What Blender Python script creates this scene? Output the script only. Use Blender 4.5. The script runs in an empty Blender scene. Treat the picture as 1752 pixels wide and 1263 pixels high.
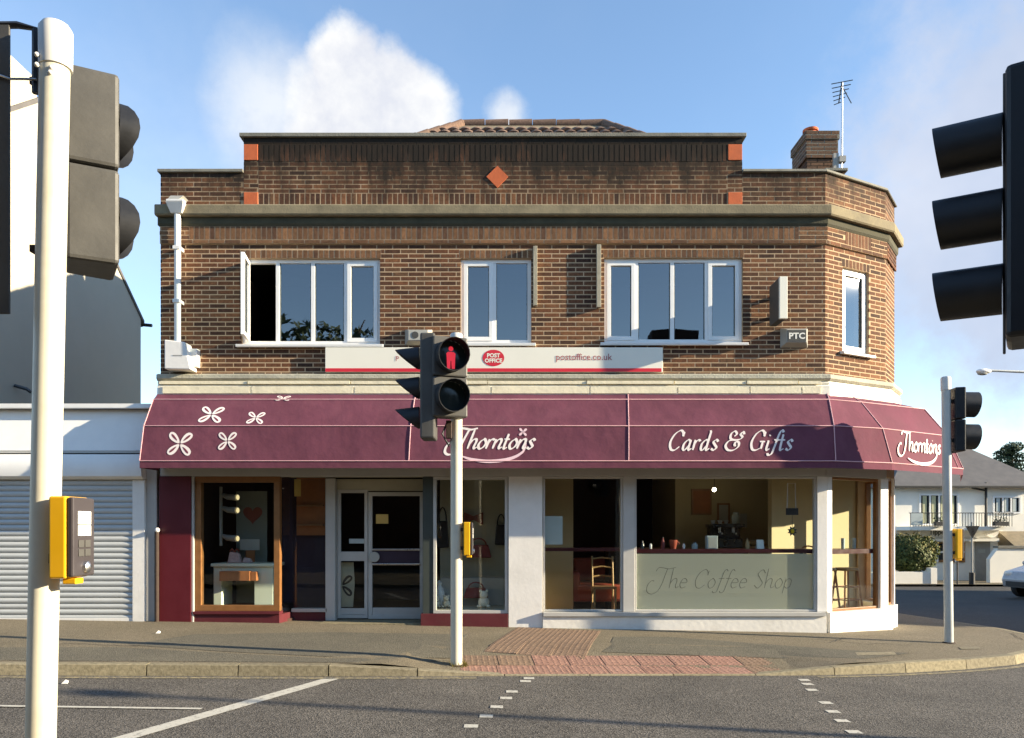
import bpy, bmesh, math, random
from mathutils import Vector, Matrix
from mathutils.geometry import delaunay_2d_cdt
R = math.radians
random.seed(7)
scn = bpy.context.scene
col = scn.collection

# ------------------------------------------------------------------ camera
F = 1314.0                                   # focal length in photograph pixels
EYE = 1.5
cam_d = bpy.data.cameras.new('camera'); cam = bpy.data.objects.new('camera', cam_d); col.objects.link(cam)
cam.location = (0, 0, EYE); cam.rotation_euler = (R(90), 0, 0)
cam_d.sensor_width = 36; cam_d.lens = F/1752*36; cam_d.shift_y = (905-631.5)/1752
cam_d.clip_start = .05; cam_d.clip_end = 3000
scn.camera = cam

# ------------------------------------------------------------------ light
SUN = Vector((.986, -.167, .300)).normalized()
sl = bpy.data.lights.new('sun', 'SUN'); sl.energy = 5.0; sl.angle = R(.5); sl.color = (1, .85, .61)
so = bpy.data.objects.new('sun', sl); col.objects.link(so)
so.rotation_euler = SUN.to_track_quat('Z', 'Y').to_euler()
w = bpy.data.worlds.new('World'); scn.world = w; w.use_nodes = True
wn = w.node_tree.nodes; wl = w.node_tree.links; wn.clear()
wo = wn.new('ShaderNodeOutputWorld')
sky = wn.new('ShaderNodeTexSky'); sky.sky_type = 'NISHITA'; sky.sun_disc = False
sky.sun_elevation = math.asin(SUN.z); sky.sun_rotation = math.atan2(SUN.x, SUN.y)
sky.dust_density = .0; sky.air_density = 1.0; sky.ozone_density = 2.0
bg = wn.new('ShaderNodeBackground'); bg.inputs[1].default_value = .118
wl.new(sky.outputs[0], bg.inputs[0])
# clouds, by direction only
tc = wn.new('ShaderNodeTexCoord')
def wmath(op, a, b=None, clamp=False):
    n = wn.new('ShaderNodeMath'); n.operation = op; n.use_clamp = clamp
    for i, v in enumerate((a, b)):
        if v is None: continue
        if isinstance(v, (int, float)): n.inputs[i].default_value = v
        else: wl.new(v, n.inputs[i])
    return n.outputs[0]
def wnoise(scale, detail, rough, off=(0, 0, 0)):
    mp = wn.new('ShaderNodeMapping'); mp.inputs['Location'].default_value = off; wl.new(tc.outputs['Generated'], mp.inputs[0])
    n = wn.new('ShaderNodeTexNoise'); n.inputs['Scale'].default_value = scale; n.inputs['Detail'].default_value = detail
    n.inputs['Roughness'].default_value = rough; wl.new(mp.outputs[0], n.inputs['Vector']); return n.outputs['Fac']
n_fine = wnoise(14, 8, .62); n_big = wnoise(3.0, 5, .55, (3.1, 1.7, .4))
def pdir(px, py): return Vector((px-876, F, 905-py)).normalized()
def blob(px, py, rad, soft, amp, noise_amt):
    d = wn.new('ShaderNodeVectorMath'); d.operation = 'DISTANCE'
    wl.new(tc.outputs['Generated'], d.inputs[0]); d.inputs[1].default_value = pdir(px, py)
    t = wmath('ADD', d.outputs['Value'], wmath('MULTIPLY', wmath('SUBTRACT', n_fine, .5), noise_amt))
    mr = wn.new('ShaderNodeMapRange'); mr.interpolation_type = 'SMOOTHSTEP'
    mr.inputs[1].default_value = rad/1500*(1+soft); mr.inputs[2].default_value = rad/1500*(1-soft)
    mr.inputs[3].default_value = 0; mr.inputs[4].default_value = amp; wl.new(t, mr.inputs[0]); return mr.outputs[0]
cl = None
for a in [(596, 128, 74, .24, 1, .05), (655, 165, 80, .24, 1, .05), (555, 180, 76, .4, .95, .05), (700, 195, 74, .3, 1, .05), (600, 225, 120, .3, 1, .05),
          (470, 205, 95, .8, .75, .06), (868, 200, 30, .7, .7, .05),
          (300, 330, 190, .9, .22, .1), (90, 250, 170, .9, .15, .1)]:
    b = blob(*a); cl = b if cl is None else wmath('MAXIMUM', cl, b)
mrb = wn.new('ShaderNodeMapRange'); mrb.interpolation_type = 'SMOOTHSTEP'
mrb.inputs[1].default_value = .5; mrb.inputs[2].default_value = .78; mrb.inputs[4].default_value = .05; wl.new(n_big, mrb.inputs[0])
cl = wmath('MAXIMUM', cl, mrb.outputs[0], True)
cb = wn.new('ShaderNodeBackground'); cb.inputs[1].default_value = 1
n_mid = wnoise(9, 6, .6, (.31, .2, .08)); crp = wn.new('ShaderNodeMix'); crp.data_type = 'RGBA'; crp.inputs[6].default_value = (.285, .295, .325, 1); crp.inputs[7].default_value = (.375, .375, .37, 1)
wl.new(wmath('MULTIPLY', wmath('SUBTRACT', n_mid, .36), 5.0, True), crp.inputs[0]); wl.new(crp.outputs[2], cb.inputs[0])
mx = wn.new('ShaderNodeMixShader'); wl.new(cl, mx.inputs[0]); wl.new(bg.outputs[0], mx.inputs[1]); wl.new(cb.outputs[0], mx.inputs[2])
# grey-blue cloud bank: low along the horizon and piled up to the right
gb = None
for a in [(1800, 340, 300, .4, .97, .2), (1760, 140, 130, .6, .95, .16), (1620, 420, 180, .6, .9, .14), (1520, 500, 150, .8, .7, .1)]:
    b = blob(*a); gb = b if gb is None else wmath('MAXIMUM', gb, b)
sx = wn.new('ShaderNodeSeparateXYZ'); wl.new(tc.outputs['Generated'], sx.inputs[0])
mrl = wn.new('ShaderNodeMapRange'); mrl.interpolation_type = 'SMOOTHSTEP'; mrl.inputs[1].default_value = .18; mrl.inputs[2].default_value = .02; mrl.inputs[3].default_value = 0; mrl.inputs[4].default_value = .85
wl.new(wmath('ADD', sx.outputs['Z'], wmath('MULTIPLY', wmath('SUBTRACT', n_big, .5), .35)), mrl.inputs[0])
gb = wmath('MAXIMUM', gb, mrl.outputs[0], True)
gc = wn.new('ShaderNodeBackground'); gc.inputs[1].default_value = 1
ramp = wn.new('ShaderNodeMix'); ramp.data_type = 'RGBA'; ramp.inputs[6].default_value = (.155, .195, .275, 1); ramp.inputs[7].default_value = (.30, .315, .355, 1); wl.new(wmath('MULTIPLY', wmath('SUBTRACT', n_big, .3), 2.2, True), ramp.inputs[0]); wl.new(ramp.outputs[2], gc.inputs[0])
mx2 = wn.new('ShaderNodeMixShader'); wl.new(gb, mx2.inputs[0]); wl.new(mx.outputs[0], mx2.inputs[1]); wl.new(gc.outputs[0], mx2.inputs[2])
wl.new(mx2.outputs[0], wo.inputs[0])
scn.view_settings.view_transform = 'Standard'; scn.view_settings.look = 'None'
scn.view_settings.exposure = 1.5; scn.view_settings.gamma = 1
scn.cycles.max_bounces = 8; scn.cycles.transparent_max_bounces = 16
scn.cycles.use_denoising = True; scn.cycles.caustics_reflective = False; scn.cycles.caustics_refractive = False

# ------------------------------------------------------------------ helpers
def tag(o, label=None, cat=None, group=None, kind=None):
    if label: o['label'] = label
    if cat: o['category'] = cat
    if group: o['group'] = group
    if kind: o['kind'] = kind
    return o
def thing(name, loc, label, cat, group=None):
    o = bpy.data.objects.new(name, None); col.objects.link(o); o.location = loc; o.empty_display_size = .2
    return tag(o, label, cat, group)
def wloc(o):
    v = Vector((0, 0, 0))
    while o is not None: v += o.location; o = o.parent
    return v
class MB:
    def __init__(s): s.v = []; s.f = []; s.smooth = False
    def add(s, vs, fs):
        b = len(s.v); s.v += [tuple(v) for v in vs]; s.f += [tuple(i+b for i in f) for f in fs]; return s
    def hexa(s, p):   # 8 points: bottom 4 ccw, top 4
        return s.add(p, [(3, 2, 1, 0), (4, 5, 6, 7), (0, 1, 5, 4), (1, 2, 6, 5), (2, 3, 7, 6), (3, 0, 4, 7)])
    def box(s, x0, x1, y0, y1, z0, z1):
        return s.hexa([(x0, y0, z0), (x1, y0, z0), (x1, y1, z0), (x0, y1, z0), (x0, y0, z1), (x1, y0, z1), (x1, y1, z1), (x0, y1, z1)])
    def pbox(s, P, s0, s1, d0, d1, z0, z1):   # box in a wall panel frame
        return s.hexa([P(s0, d1, z0), P(s1, d1, z0), P(s1, d0, z0), P(s0, d0, z0), P(s0, d1, z1), P(s1, d1, z1), P(s1, d0, z1), P(s0, d0, z1)])
    def prism(s, poly, ext):   # poly: list of Vector, ext: Vector
        n = len(poly); e = Vector(ext)
        vs = [Vector(p) for p in poly]+[Vector(p)+e for p in poly]
        fs = [tuple(range(n))[::-1], tuple(range(n, 2*n))]+[(i, (i+1) % n, n+(i+1) % n, n+i) for i in range(n)]
        return s.add(vs, fs)
    def tube(s, pts, r, n=10, cap=True):
        pts = [Vector(p) for p in pts]; rs = r if isinstance(r, (list, tuple)) else [r]*len(pts)
        vs = []; m = len(pts)
        up = None
        for i, p in enumerate(pts):
            t = (pts[min(i+1, m-1)]-pts[max(i-1, 0)]).normalized()
            if up is None:
                a = Vector((0, 0, 1)) if abs(t.z) < .9 else Vector((1, 0, 0)); up = t.cross(a).normalized()
            else: up = (up-t*up.dot(t)).normalized()
            b = t.cross(up)
            for k in range(n):
                an = 2*math.pi*k/n; vs.append(p+(up*math.cos(an)+b*math.sin(an))*rs[i])
        fs = [(i*n+k, i*n+(k+1) % n, (i+1)*n+(k+1) % n, (i+1)*n+k) for i in range(m-1) for k in range(n)]
        if cap: fs += [tuple(range(n))[::-1], tuple(range((m-1)*n, m*n))]
        s.smooth = True
        return s.add(vs, fs)
    def lathe(s, prof, c, n=24, axis='Z'):
        vs = []; m = len(prof); c = Vector(c)
        for r, h in prof:
            for k in range(n):
                a = 2*math.pi*k/n
                v = {'Z': (r*math.cos(a), r*math.sin(a), h), 'Y': (r*math.cos(a), h, r*math.sin(a)), 'X': (h, r*math.cos(a), r*math.sin(a))}[axis]
                vs.append(c+Vector(v))
        fs = [(i*n+k, i*n+(k+1) % n, (i+1)*n+(k+1) % n, (i+1)*n+k) for i in range(m-1) for k in range(n)]
        if prof[0][0] > 1e-5: fs.append(tuple(range(n))[::-1])
        if prof[-1][0] > 1e-5: fs.append(tuple(range((m-1)*n, m*n)))
        s.smooth = True
        return s.add(vs, fs)
    def ball(s, c, r, n=12, m=8):
        r = (r, r, r) if isinstance(r, (int, float)) else r
        prof = [(math.sin(math.pi*i/m), -math.cos(math.pi*i/m)) for i in range(m+1)]
        b = len(s.v); s.lathe([(max(p, 1e-4), h) for p, h in prof], (0, 0, 0), n)
        for i in range(b, len(s.v)):
            v = s.v[i]; s.v[i] = (c[0]+v[0]*r[0], c[1]+v[1]*r[1], c[2]+v[2]*r[2])
        return s
    def xform(s, M, b=0):
        for i in range(b, len(s.v)): s.v[i] = tuple(M @ Vector(s.v[i]))
        return s
    def mesh(s, name, m, off=Vector((0, 0, 0)), bevel=0):
        me = bpy.data.meshes.new(name)
        me.from_pydata([(v[0]-off.x, v[1]-off.y, v[2]-off.z) for v in s.v], [], s.f)
        bm = bmesh.new(); bm.from_mesh(me)
        bmesh.ops.recalc_face_normals(bm, faces=bm.faces)
        if bevel: bmesh.ops.bevel(bm, geom=bm.edges[:], offset=bevel, segments=2, affect='EDGES', profile=.5)
        bm.to_mesh(me); bm.free()
        if s.smooth:
            me.polygons.foreach_set('use_smooth', [True]*len(me.polygons)); me.set_sharp_from_angle(angle=R(38))
        if m is not None: me.materials.append(m)
        return me
    def build(s, name, m, parent=None, bevel=0, loc=None):
        off = wloc(parent) if parent else (Vector(loc) if loc else Vector((0, 0, 0)))
        me = s.mesh(name, m, off, bevel)
        o = bpy.data.objects.new(name, me); col.objects.link(o)
        if parent: o.parent = parent
        elif loc: o.location = loc
        return o
def copy_tree(o, parent=None):
    c = o.copy(); col.objects.link(c); c.parent = parent
    for ch in list(o.children): copy_tree(ch, c)
    return c

# ------------------------------------------------------------------ materials
MATS = {}
def newmat(name):
    m = bpy.data.materials.new(name); m.use_nodes = True; return m, m.node_tree.nodes, m.node_tree.links, m.node_tree.nodes['Principled BSDF']
def mat(name, c, rough=.65, var=.12, scale=6, bump=0, bscale=60, metal=0, spec=.4, dirt=0, dirtc=(.05, .045, .035), coat=0, bdist=.01):
    m, n, l, p = newmat(name); MATS[name] = m
    p.inputs['Roughness'].default_value = rough; p.inputs['Metallic'].default_value = metal; p.inputs['Specular IOR Level'].default_value = spec
    p.inputs['Coat Weight'].default_value = coat; p.inputs['Coat Roughness'].default_value = .08
    g = n.new('ShaderNodeNewGeometry')
    tx = n.new('ShaderNodeTexNoise'); tx.inputs['Scale'].default_value = scale; tx.inputs['Detail'].default_value = 6; tx.inputs['Roughness'].default_value = .65
    l.new(g.outputs['Position'], tx.inputs['Vector'])
    mr = n.new('ShaderNodeMapRange'); mr.inputs[1].default_value = .25; mr.inputs[2].default_value = .75; mr.inputs[3].default_value = 1-var; mr.inputs[4].default_value = 1+var
    l.new(tx.outputs['Fac'], mr.inputs[0])
    mu = n.new('ShaderNodeMix'); mu.data_type = 'RGBA'; mu.blend_type = 'MULTIPLY'; mu.inputs[0].default_value = 1
    mu.inputs[6].default_value = (*c, 1); l.new(mr.outputs[0], mu.inputs[7])
    out = mu.outputs[2]
    if dirt:
        t2 = n.new('ShaderNodeTexNoise'); t2.inputs['Scale'].default_value = scale*.45+.6; t2.inputs['Detail'].default_value = 9; t2.inputs['Roughness'].default_value = .72
        l.new(g.outputs['Position'], t2.inputs['Vector'])
        m2 = n.new('ShaderNodeMapRange'); m2.inputs[1].default_value = .5; m2.inputs[2].default_value = .8; m2.inputs[4].default_value = dirt
        l.new(t2.outputs['Fac'], m2.inputs[0])
        mi = n.new('ShaderNodeMix'); mi.data_type = 'RGBA'; l.new(m2.outputs[0], mi.inputs[0]); l.new(out, mi.inputs[6]); mi.inputs[7].default_value = (*dirtc, 1)
        out = mi.outputs[2]
    l.new(out, p.inputs['Base Color'])
    r2 = n.new('ShaderNodeMapRange'); r2.inputs[1].default_value = .3; r2.inputs[2].default_value = .7; r2.inputs[3].default_value = max(rough-.08, .03); r2.inputs[4].default_value = min(rough+.08, 1)
    l.new(tx.outputs['Fac'], r2.inputs[0]); l.new(r2.outputs[0], p.inputs['Roughness'])
    if bump:
        t3 = n.new('ShaderNodeTexNoise'); t3.inputs['Scale'].default_value = bscale; t3.inputs['Detail'].default_value = 4; l.new(g.outputs['Position'], t3.inputs['Vector'])
        bp = n.new('ShaderNodeBump'); bp.inputs['Strength'].default_value = bump; bp.inputs['Distance'].default_value = bdist
        l.new(t3.outputs['Fac'], bp.inputs['Height']); l.new(bp.outputs[0], p.inputs['Normal'])
    return m
def pieces(name, cols, rough=.85, stain=None, bump=.3, bscale=70):
    """material for bricks, tiles: one colour for each piece (object or island)"""
    m, n, l, p = newmat(name); MATS[name] = m
    p.inputs['Roughness'].default_value = rough; p.inputs['Specular IOR Level'].default_value = .2
    g = n.new('ShaderNodeNewGeometry'); oi = n.new('ShaderNodeObjectInfo')
    a = n.new('ShaderNodeMath'); a.operation = 'ADD'; l.new(g.outputs['Random Per Island'], a.inputs[0]); l.new(oi.outputs['Random'], a.inputs[1])
    fr = n.new('ShaderNodeMath'); fr.operation = 'FRACT'; l.new(a.outputs[0], fr.inputs[0])
    cr = n.new('ShaderNodeValToRGB'); e = cr.color_ramp.elements
    while len(e) < len(cols): e.new(.5)
    for i, c in enumerate(cols): e[i].position = i/(len(cols)-1); e[i].color = (*c, 1)
    l.new(fr.outputs[0], cr.inputs[0]); out = cr.outputs[0]
    tx = n.new('ShaderNodeTexNoise'); tx.inputs['Scale'].default_value = 28; tx.inputs['Detail'].default_value = 5; l.new(g.outputs['Position'], tx.inputs['Vector'])
    mr = n.new('ShaderNodeMapRange'); mr.inputs[1].default_value = .3; mr.inputs[2].default_value = .7; mr.inputs[3].default_value = .72; mr.inputs[4].default_value = 1.25; l.new(tx.outputs['Fac'], mr.inputs[0])
    mu = n.new('ShaderNodeMix'); mu.data_type = 'RGBA'; mu.blend_type = 'MULTIPLY'; mu.inputs[0].default_value = 1; l.new(out, mu.inputs[6]); l.new(mr.outputs[0], mu.inputs[7]); out = mu.outputs[2]
    if stain: out = soot(n, l, g, out, *stain)
    l.new(out, p.inputs['Base Color'])
    bp = n.new('ShaderNodeBump'); bp.inputs['Strength'].default_value = bump; bp.inputs['Distance'].default_value = .006
    t3 = n.new('ShaderNodeTexNoise'); t3.inputs['Scale'].default_value = bscale; l.new(g.outputs['Position'], t3.inputs['Vector'])
    l.new(t3.outputs['Fac'], bp.inputs['Height']); l.new(bp.outputs[0], p.inputs['Normal'])
    return m
def soot(n, l, g, base, z0, z1, amt, c):
    """weathering on the exposed parapet: noisy, streaked downwards"""
    sp = n.new('ShaderNodeSeparateXYZ'); l.new(g.outputs['Position'], sp.inputs[0])
    mp = n.new('ShaderNodeMapping'); mp.inputs['Scale'].default_value = (2.2, 2.2, .7); l.new(g.outputs['Position'], mp.inputs[0])
    t = n.new('ShaderNodeTexNoise'); t.inputs['Scale'].default_value = 1.6; t.inputs['Detail'].default_value = 8; t.inputs['Roughness'].default_value = .7; l.new(mp.outputs[0], t.inputs['Vector'])
    ad = n.new('ShaderNodeMath'); ad.operation = 'MULTIPLY_ADD'; l.new(t.outputs['Fac'], ad.inputs[0]); ad.inputs[1].default_value = 2.2; l.new(sp.outputs['Z'], ad.inputs[2])
    mr = n.new('ShaderNodeMapRange'); mr.inputs[1].default_value = z0+1.1; mr.inputs[2].default_value = z1+1.1; mr.inputs[4].default_value = amt; l.new(ad.outputs[0], mr.inputs[0])
    mi = n.new('ShaderNodeMix'); mi.data_type = 'RGBA'; l.new(mr.outputs[0], mi.inputs[0]); l.new(base, mi.inputs[6]); mi.inputs[7].default_value = (*c, 1)
    return mi.outputs[2]
def glass(name, refl, tint=(.95, .97, .96), fres=1.5, dark=0):
    m, n, l, p = newmat(name); MATS[name] = m; n.remove(p); o = n['Material Output']
    tr = n.new('ShaderNodeBsdfTransparent'); tr.inputs[0].default_value = (*tint, 1)
    gl = n.new('ShaderNodeBsdfGlossy'); gl.inputs['Roughness'].default_value = .012; gl.inputs[0].default_value = (.95, .97, 1, 1)
    g = n.new('ShaderNodeNewGeometry'); t = n.new('ShaderNodeTexNoise'); t.inputs['Scale'].default_value = 1.7; t.inputs['Detail'].default_value = 1; l.new(g.outputs['Position'], t.inputs['Vector'])
    bp = n.new('ShaderNodeBump'); bp.inputs['Strength'].default_value = .03; bp.inputs['Distance'].default_value = .03; l.new(t.outputs['Fac'], bp.inputs['Height']); l.new(bp.outputs[0], gl.inputs['Normal'])
    fr = n.new('ShaderNodeFresnel'); fr.inputs[0].default_value = fres
    ad = n.new('ShaderNodeMath'); ad.operation = 'ADD'; ad.use_clamp = True; l.new(fr.outputs[0], ad.inputs[0]); ad.inputs[1].default_value = refl
    mx = n.new('ShaderNodeMixShader'); nb_ = n.new('ShaderNodeMath'); nb_.operation = 'SUBTRACT'; nb_.inputs[0].default_value = 1; l.new(g.outputs['Backfacing'], nb_.inputs[1])      # one reflection for each pane, at the face turned to the ray
    ml = n.new('ShaderNodeMath'); ml.operation = 'MULTIPLY'; l.new(ad.outputs[0], ml.inputs[0]); l.new(nb_.outputs[0], ml.inputs[1])
    l.new(ml.outputs[0], mx.inputs[0]); l.new(tr.outputs[0], mx.inputs[1]); l.new(gl.outputs[0], mx.inputs[2]); l.new(mx.outputs[0], o.inputs[0])
    return m
def frosted(name, c):
    m, n, l, p = newmat(name); MATS[name] = m; n.remove(p); o = n['Material Output']
    tr = n.new('ShaderNodeBsdfTransparent'); tr.inputs[0].default_value = (.7, .75, .7, 1)
    tl = n.new('ShaderNodeBsdfTranslucent'); tl.inputs[0].default_value = (*c, 1)
    df = n.new('ShaderNodeBsdfDiffuse'); df.inputs[0].default_value = (*c, 1)
    gl = n.new('ShaderNodeBsdfGlossy'); gl.inputs['Roughness'].default_value = .08
    m1 = n.new('ShaderNodeMixShader'); m1.inputs[0].default_value = .5; l.new(tl.outputs[0], m1.inputs[1]); l.new(df.outputs[0], m1.inputs[2])
    m2 = n.new('ShaderNodeMixShader'); m2.inputs[0].default_value = .80; l.new(tr.outputs[0], m2.inputs[1]); l.new(m1.outputs[0], m2.inputs[2])
    m3 = n.new('ShaderNodeMixShader'); m3.inputs[0].default_value = .06; l.new(m2.outputs[0], m3.inputs[1]); l.new(gl.outputs[0], m3.inputs[2]); l.new(m3.outputs[0], o.inputs[0])
    return m
def emit(name, c, s):
    m, n, l, p = newmat(name); MATS[name] = m
    p.inputs['Base Color'].default_value = (*c, 1); p.inputs['Emission Color'].default_value = (*c, 1); p.inputs['Emission Strength'].default_value = s
    return m
SOOT = (6.15, 6.95, .96, (.020, .0165, .013))
BR = [(.055, .030, .021), (.098, .046, .027), (.158, .067, .034), (.122, .054, .029), (.205, .093, .045), (.076, .039, .025), (.150, .080, .043)]
pieces('brick', BR, stain=SOOT); pieces('soldier', [(.19, .10, .05), (.13, .065, .035), (.235, .12, .06), (.16, .085, .045), (.10, .052, .032)], stain=SOOT)
pieces('brick_plain', [(.10, .06, .04), (.14, .08, .05), (.075, .048, .036)]); pieces('tile', [(.18, .115, .085), (.145, .092, .068), (.20, .13, .095), (.12, .08, .062)], rough=.9)
pieces('kerbstone', [(.23, .20, .13), (.27, .235, .155), (.20, .175, .12), (.30, .26, .175)], bump=.5)
pieces('tactile', [(.29, .165, .125), (.33, .195, .15), (.26, .15, .115), (.31, .18, .14)], bump=.4)
pieces('tactile_worn', [(.21, .145, .10), (.235, .16, .112), (.195, .135, .096)], bump=.4)
m, n, l, p = newmat('mortar'); MATS['mortar'] = m; p.inputs['Roughness'].default_value = .95; p.inputs['Specular IOR Level'].default_value = .1
g = n.new('ShaderNodeNewGeometry'); t = n.new('ShaderNodeTexNoise'); t.inputs['Scale'].default_value = 9; t.inputs['Detail'].default_value = 6; l.new(g.outputs['Position'], t.inputs['Vector'])
cr = n.new('ShaderNodeValToRGB'); cr.color_ramp.elements[0].color = (.42, .295, .18, 1); cr.color_ramp.elements[1].color = (.58, .43, .28, 1); l.new(t.outputs['Fac'], cr.inputs[0])
l.new(soot(n, l, g, cr.outputs[0], 6.0, 6.85, .97, (.032, .025, .019)), p.inputs['Base Color'])
mat('stone', (.225, .188, .118), .9, .3, 5, .4, 50, dirt=.6, dirtc=(.105, .088, .055)); mat('coping', (.21, .20, .165), .9, .25, 6, .4, 60, dirt=.5)
mat('ledge', (.44, .42, .33), .9, .22, 4, .6, 40, dirt=.55, dirtc=(.16, .15, .11)); mat('cream_paint', (.86, .78, .56), .7, .1, 5, .3, 30, dirt=.35, dirtc=(.28, .22, .13))
mat('cap_white', (.84, .80, .68), .7, .08, 5, .2, 30, dirt=.3, dirtc=(.35, .33, .28))
mat('stone_shadowed', (.075, .07, .045), .95, .3, 6, .4, 50, dirt=.5, dirtc=(.03, .028, .02)); mat('terracotta', (.52, .125, .045), .85, .14, 10, .2); mat('upvc', (.84, .84, .82), .35, .03, 4, dirt=.08, dirtc=(.4, .38, .33)); mat('white_paint', (.82, .80, .76), .6, .05, 4, .15, 20, dirt=.25, dirtc=(.45, .42, .36))  # first stone: near-black colour carries the shade under the cornice
mat('white_plinth', (.82, .79, .73), .75, .06, 4, .35, 14, dirt=.38, dirtc=(.38, .34, .27))
mat('grey_frame', (.50, .49, .46), .5, .06, 4, dirt=.2, dirtc=(.25, .24, .21)); mat('maroon_paint', (.105, .010, .017), .45, .12, 3, .06, 10, dirt=.2, dirtc=(.09, .02, .02))
mat('maroon_base', (.10, .014, .02), .6, .15, 4, .1, 20, dirt=.35, dirtc=(.12, .07, .055)); mat('varnish', (.25, .115, .04), .4, .2, 9)
mat('dark_frame', (.05, .06, .055), .4, .1, 4); mat('beige_panel', (.42, .39, .29), .7, .1, 3); mat('black_plastic', (.012, .013, .016), .45, .12, 12, dirt=.1, dirtc=(.03, .03, .03))
mat('signal_grey', (.078, .076, .071), .55, .15, 7, .1, 40, dirt=.25, dirtc=(.06, .055, .045)); mat('visor_black', (.016, .017, .020), .5, .2, 12); mat('pole_paint', (.62, .59, .48), .45, .06, 5, .05, 14, dirt=.38, dirtc=(.36, .28, .15))
mat('pole_grey', (.52, .53, .50), .4, .08, 5, .05, 14, dirt=.3, dirtc=(.3, .26, .17)); mat('cap_plastic', (.62, .61, .58), .5, .05, 6); mat('yellow_plastic', (.80, .43, .01), .4, .05, 6, dirt=.12, dirtc=(.35, .2, .03)); mat('panel_black', (.055, .048, .052), .4, .1, 6)
mat('label_white', (.80, .80, .74), .5, .04, 20); mat('metal', (.6, .6, .6), .3, .1, 5, metal=1); mat('rust', (.055, .038, .030), .9, .3, 14, .3)
mat('lens_dark', (.02, .03, .03), .15, .1, 20); emit('red_man', (.75, .03, .05), .3)
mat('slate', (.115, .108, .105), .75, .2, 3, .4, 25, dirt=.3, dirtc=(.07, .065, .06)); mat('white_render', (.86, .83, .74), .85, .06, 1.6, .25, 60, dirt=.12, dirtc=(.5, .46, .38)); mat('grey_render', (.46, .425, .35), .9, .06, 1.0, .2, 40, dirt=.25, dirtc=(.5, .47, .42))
mat('flat_roof', (.10, .10, .10), .9, .2, 3); mat('timber_grey', (.36, .33, .25), .85, .25, 8, .3, 40); mat('sign_cream', (.87, .84, .72), .4, .03, 2); mat('sign_red', (.66, .03, .05), .4, .05, 5); mat('sign_text', (.42, .13, .13), .5, .05, 9)
mat('alarm_grey', (.34, .33, .30), .5, .1, 8); mat('alarm_dark', (.07, .07, .065), .5, .1, 8); mat('letter', (.84, .76, .72), .7, .05, 9); mat('letter_pink', (.78, .56, .60), .7, .05, 9); mat('vein', (.17, .035, .055), .8, .1, 6); mat('piping', (.62, .36, .38), .7, .08, 12)
mat('shutter', (.50, .52, .52), .45, .06, 4, dirt=.2, dirtc=(.35, .37, .36)); mat('fascia_white', (.88, .87, .84), .55, .04, 3, dirt=.12, dirtc=(.55, .53, .5))
mat('leaf', (.085, .105, .022), .7, .4, 5); mat('leaf_gold', (.19, .155, .035), .7, .4, 5); mat('pine', (.030, .05, .022), .8, .4, 3); mat('bark', (.09, .065, .045), .95, .3, 9, .5, 20)
mat('car_paint', (.36, .37, .38), .3, .03, 4, coat=.8); mat('tyre', (.02, .02, .02), .85, .1, 20); mat('car_glass', (.02, .025, .03), .05, .02, 4); mat('tan_roof', (.22, .18, .12), .9, .3, 5, .4, 30); mat('curtain', (.45, .45, .28), .8, .15, 20); mat('iron', (.03, .03, .03), .6, .1, 8)
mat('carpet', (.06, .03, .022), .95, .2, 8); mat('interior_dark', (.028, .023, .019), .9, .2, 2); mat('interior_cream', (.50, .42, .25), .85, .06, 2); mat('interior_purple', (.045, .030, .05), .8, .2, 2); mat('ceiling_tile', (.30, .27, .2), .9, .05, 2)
mat('display_white', (.74, .78, .62), .6, .05, 4); mat('box_brown', (.35, .13, .045), .6, .15, 8); mat('poster_grey', (.22, .235, .20), .8, .06, 3); mat('heart_red', (.22, .065, .045), .8, .1, 8); mat('card_grey', (.42, .42, .38), .8, .06, 8); mat('gift_pink', (.55, .38, .36), .6, .3, 30); mat('gold_card', (.62, .42, .12), .6, .1, 8)
mat('plush_white', (.72, .66, .52), .95, .15, 30, .6, 90); mat('plush_orange', (.62, .33, .10), .95, .15, 30, .6, 90); mat('bag_black', (.02, .018, .018), .6, .2, 8); mat('bag_red', (.22, .04, .035), .6, .2, 8); mat('leather_red', (.36, .07, .035), .45, .15, 6); mat('wood', (.30, .15, .065), .5, .25, 12); mat('wood_light', (.42, .27, .12), .5, .2, 12); mat('bar_maroon', (.06, .012, .016), .35, .1, 5); mat('china', (.80, .78, .74), .25, .03, 9); mat('flower_yellow', (.75, .52, .02), .7, .1, 20); mat('menu_blue', (.42, .48, .48), .7, .06, 5); mat('steel_dark', (.09, .09, .09), .3, .1, 8, metal=.8)
emit('lamp_glow', (1, .85, .6), 6); emit('spot_glow', (1, .8, .4), .35)
glass('shop_glass', .0); glass('window_glass', .16, (.7, .74, .74)); glass('far_glass', .15, (.4, .42, .42)); frosted('frosted', (.84, .84, .72)); mat('etch', (.20, .20, .16), .6, .1, 9)
# awning canvas: faded, slightly blotchy
m = mat('canvas', (.142, .047, .071), .85, .22, 1.6, .5, 3.2, spec=.15, bdist=.028, dirt=.36, dirtc=(.215, .095, .115))
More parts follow.
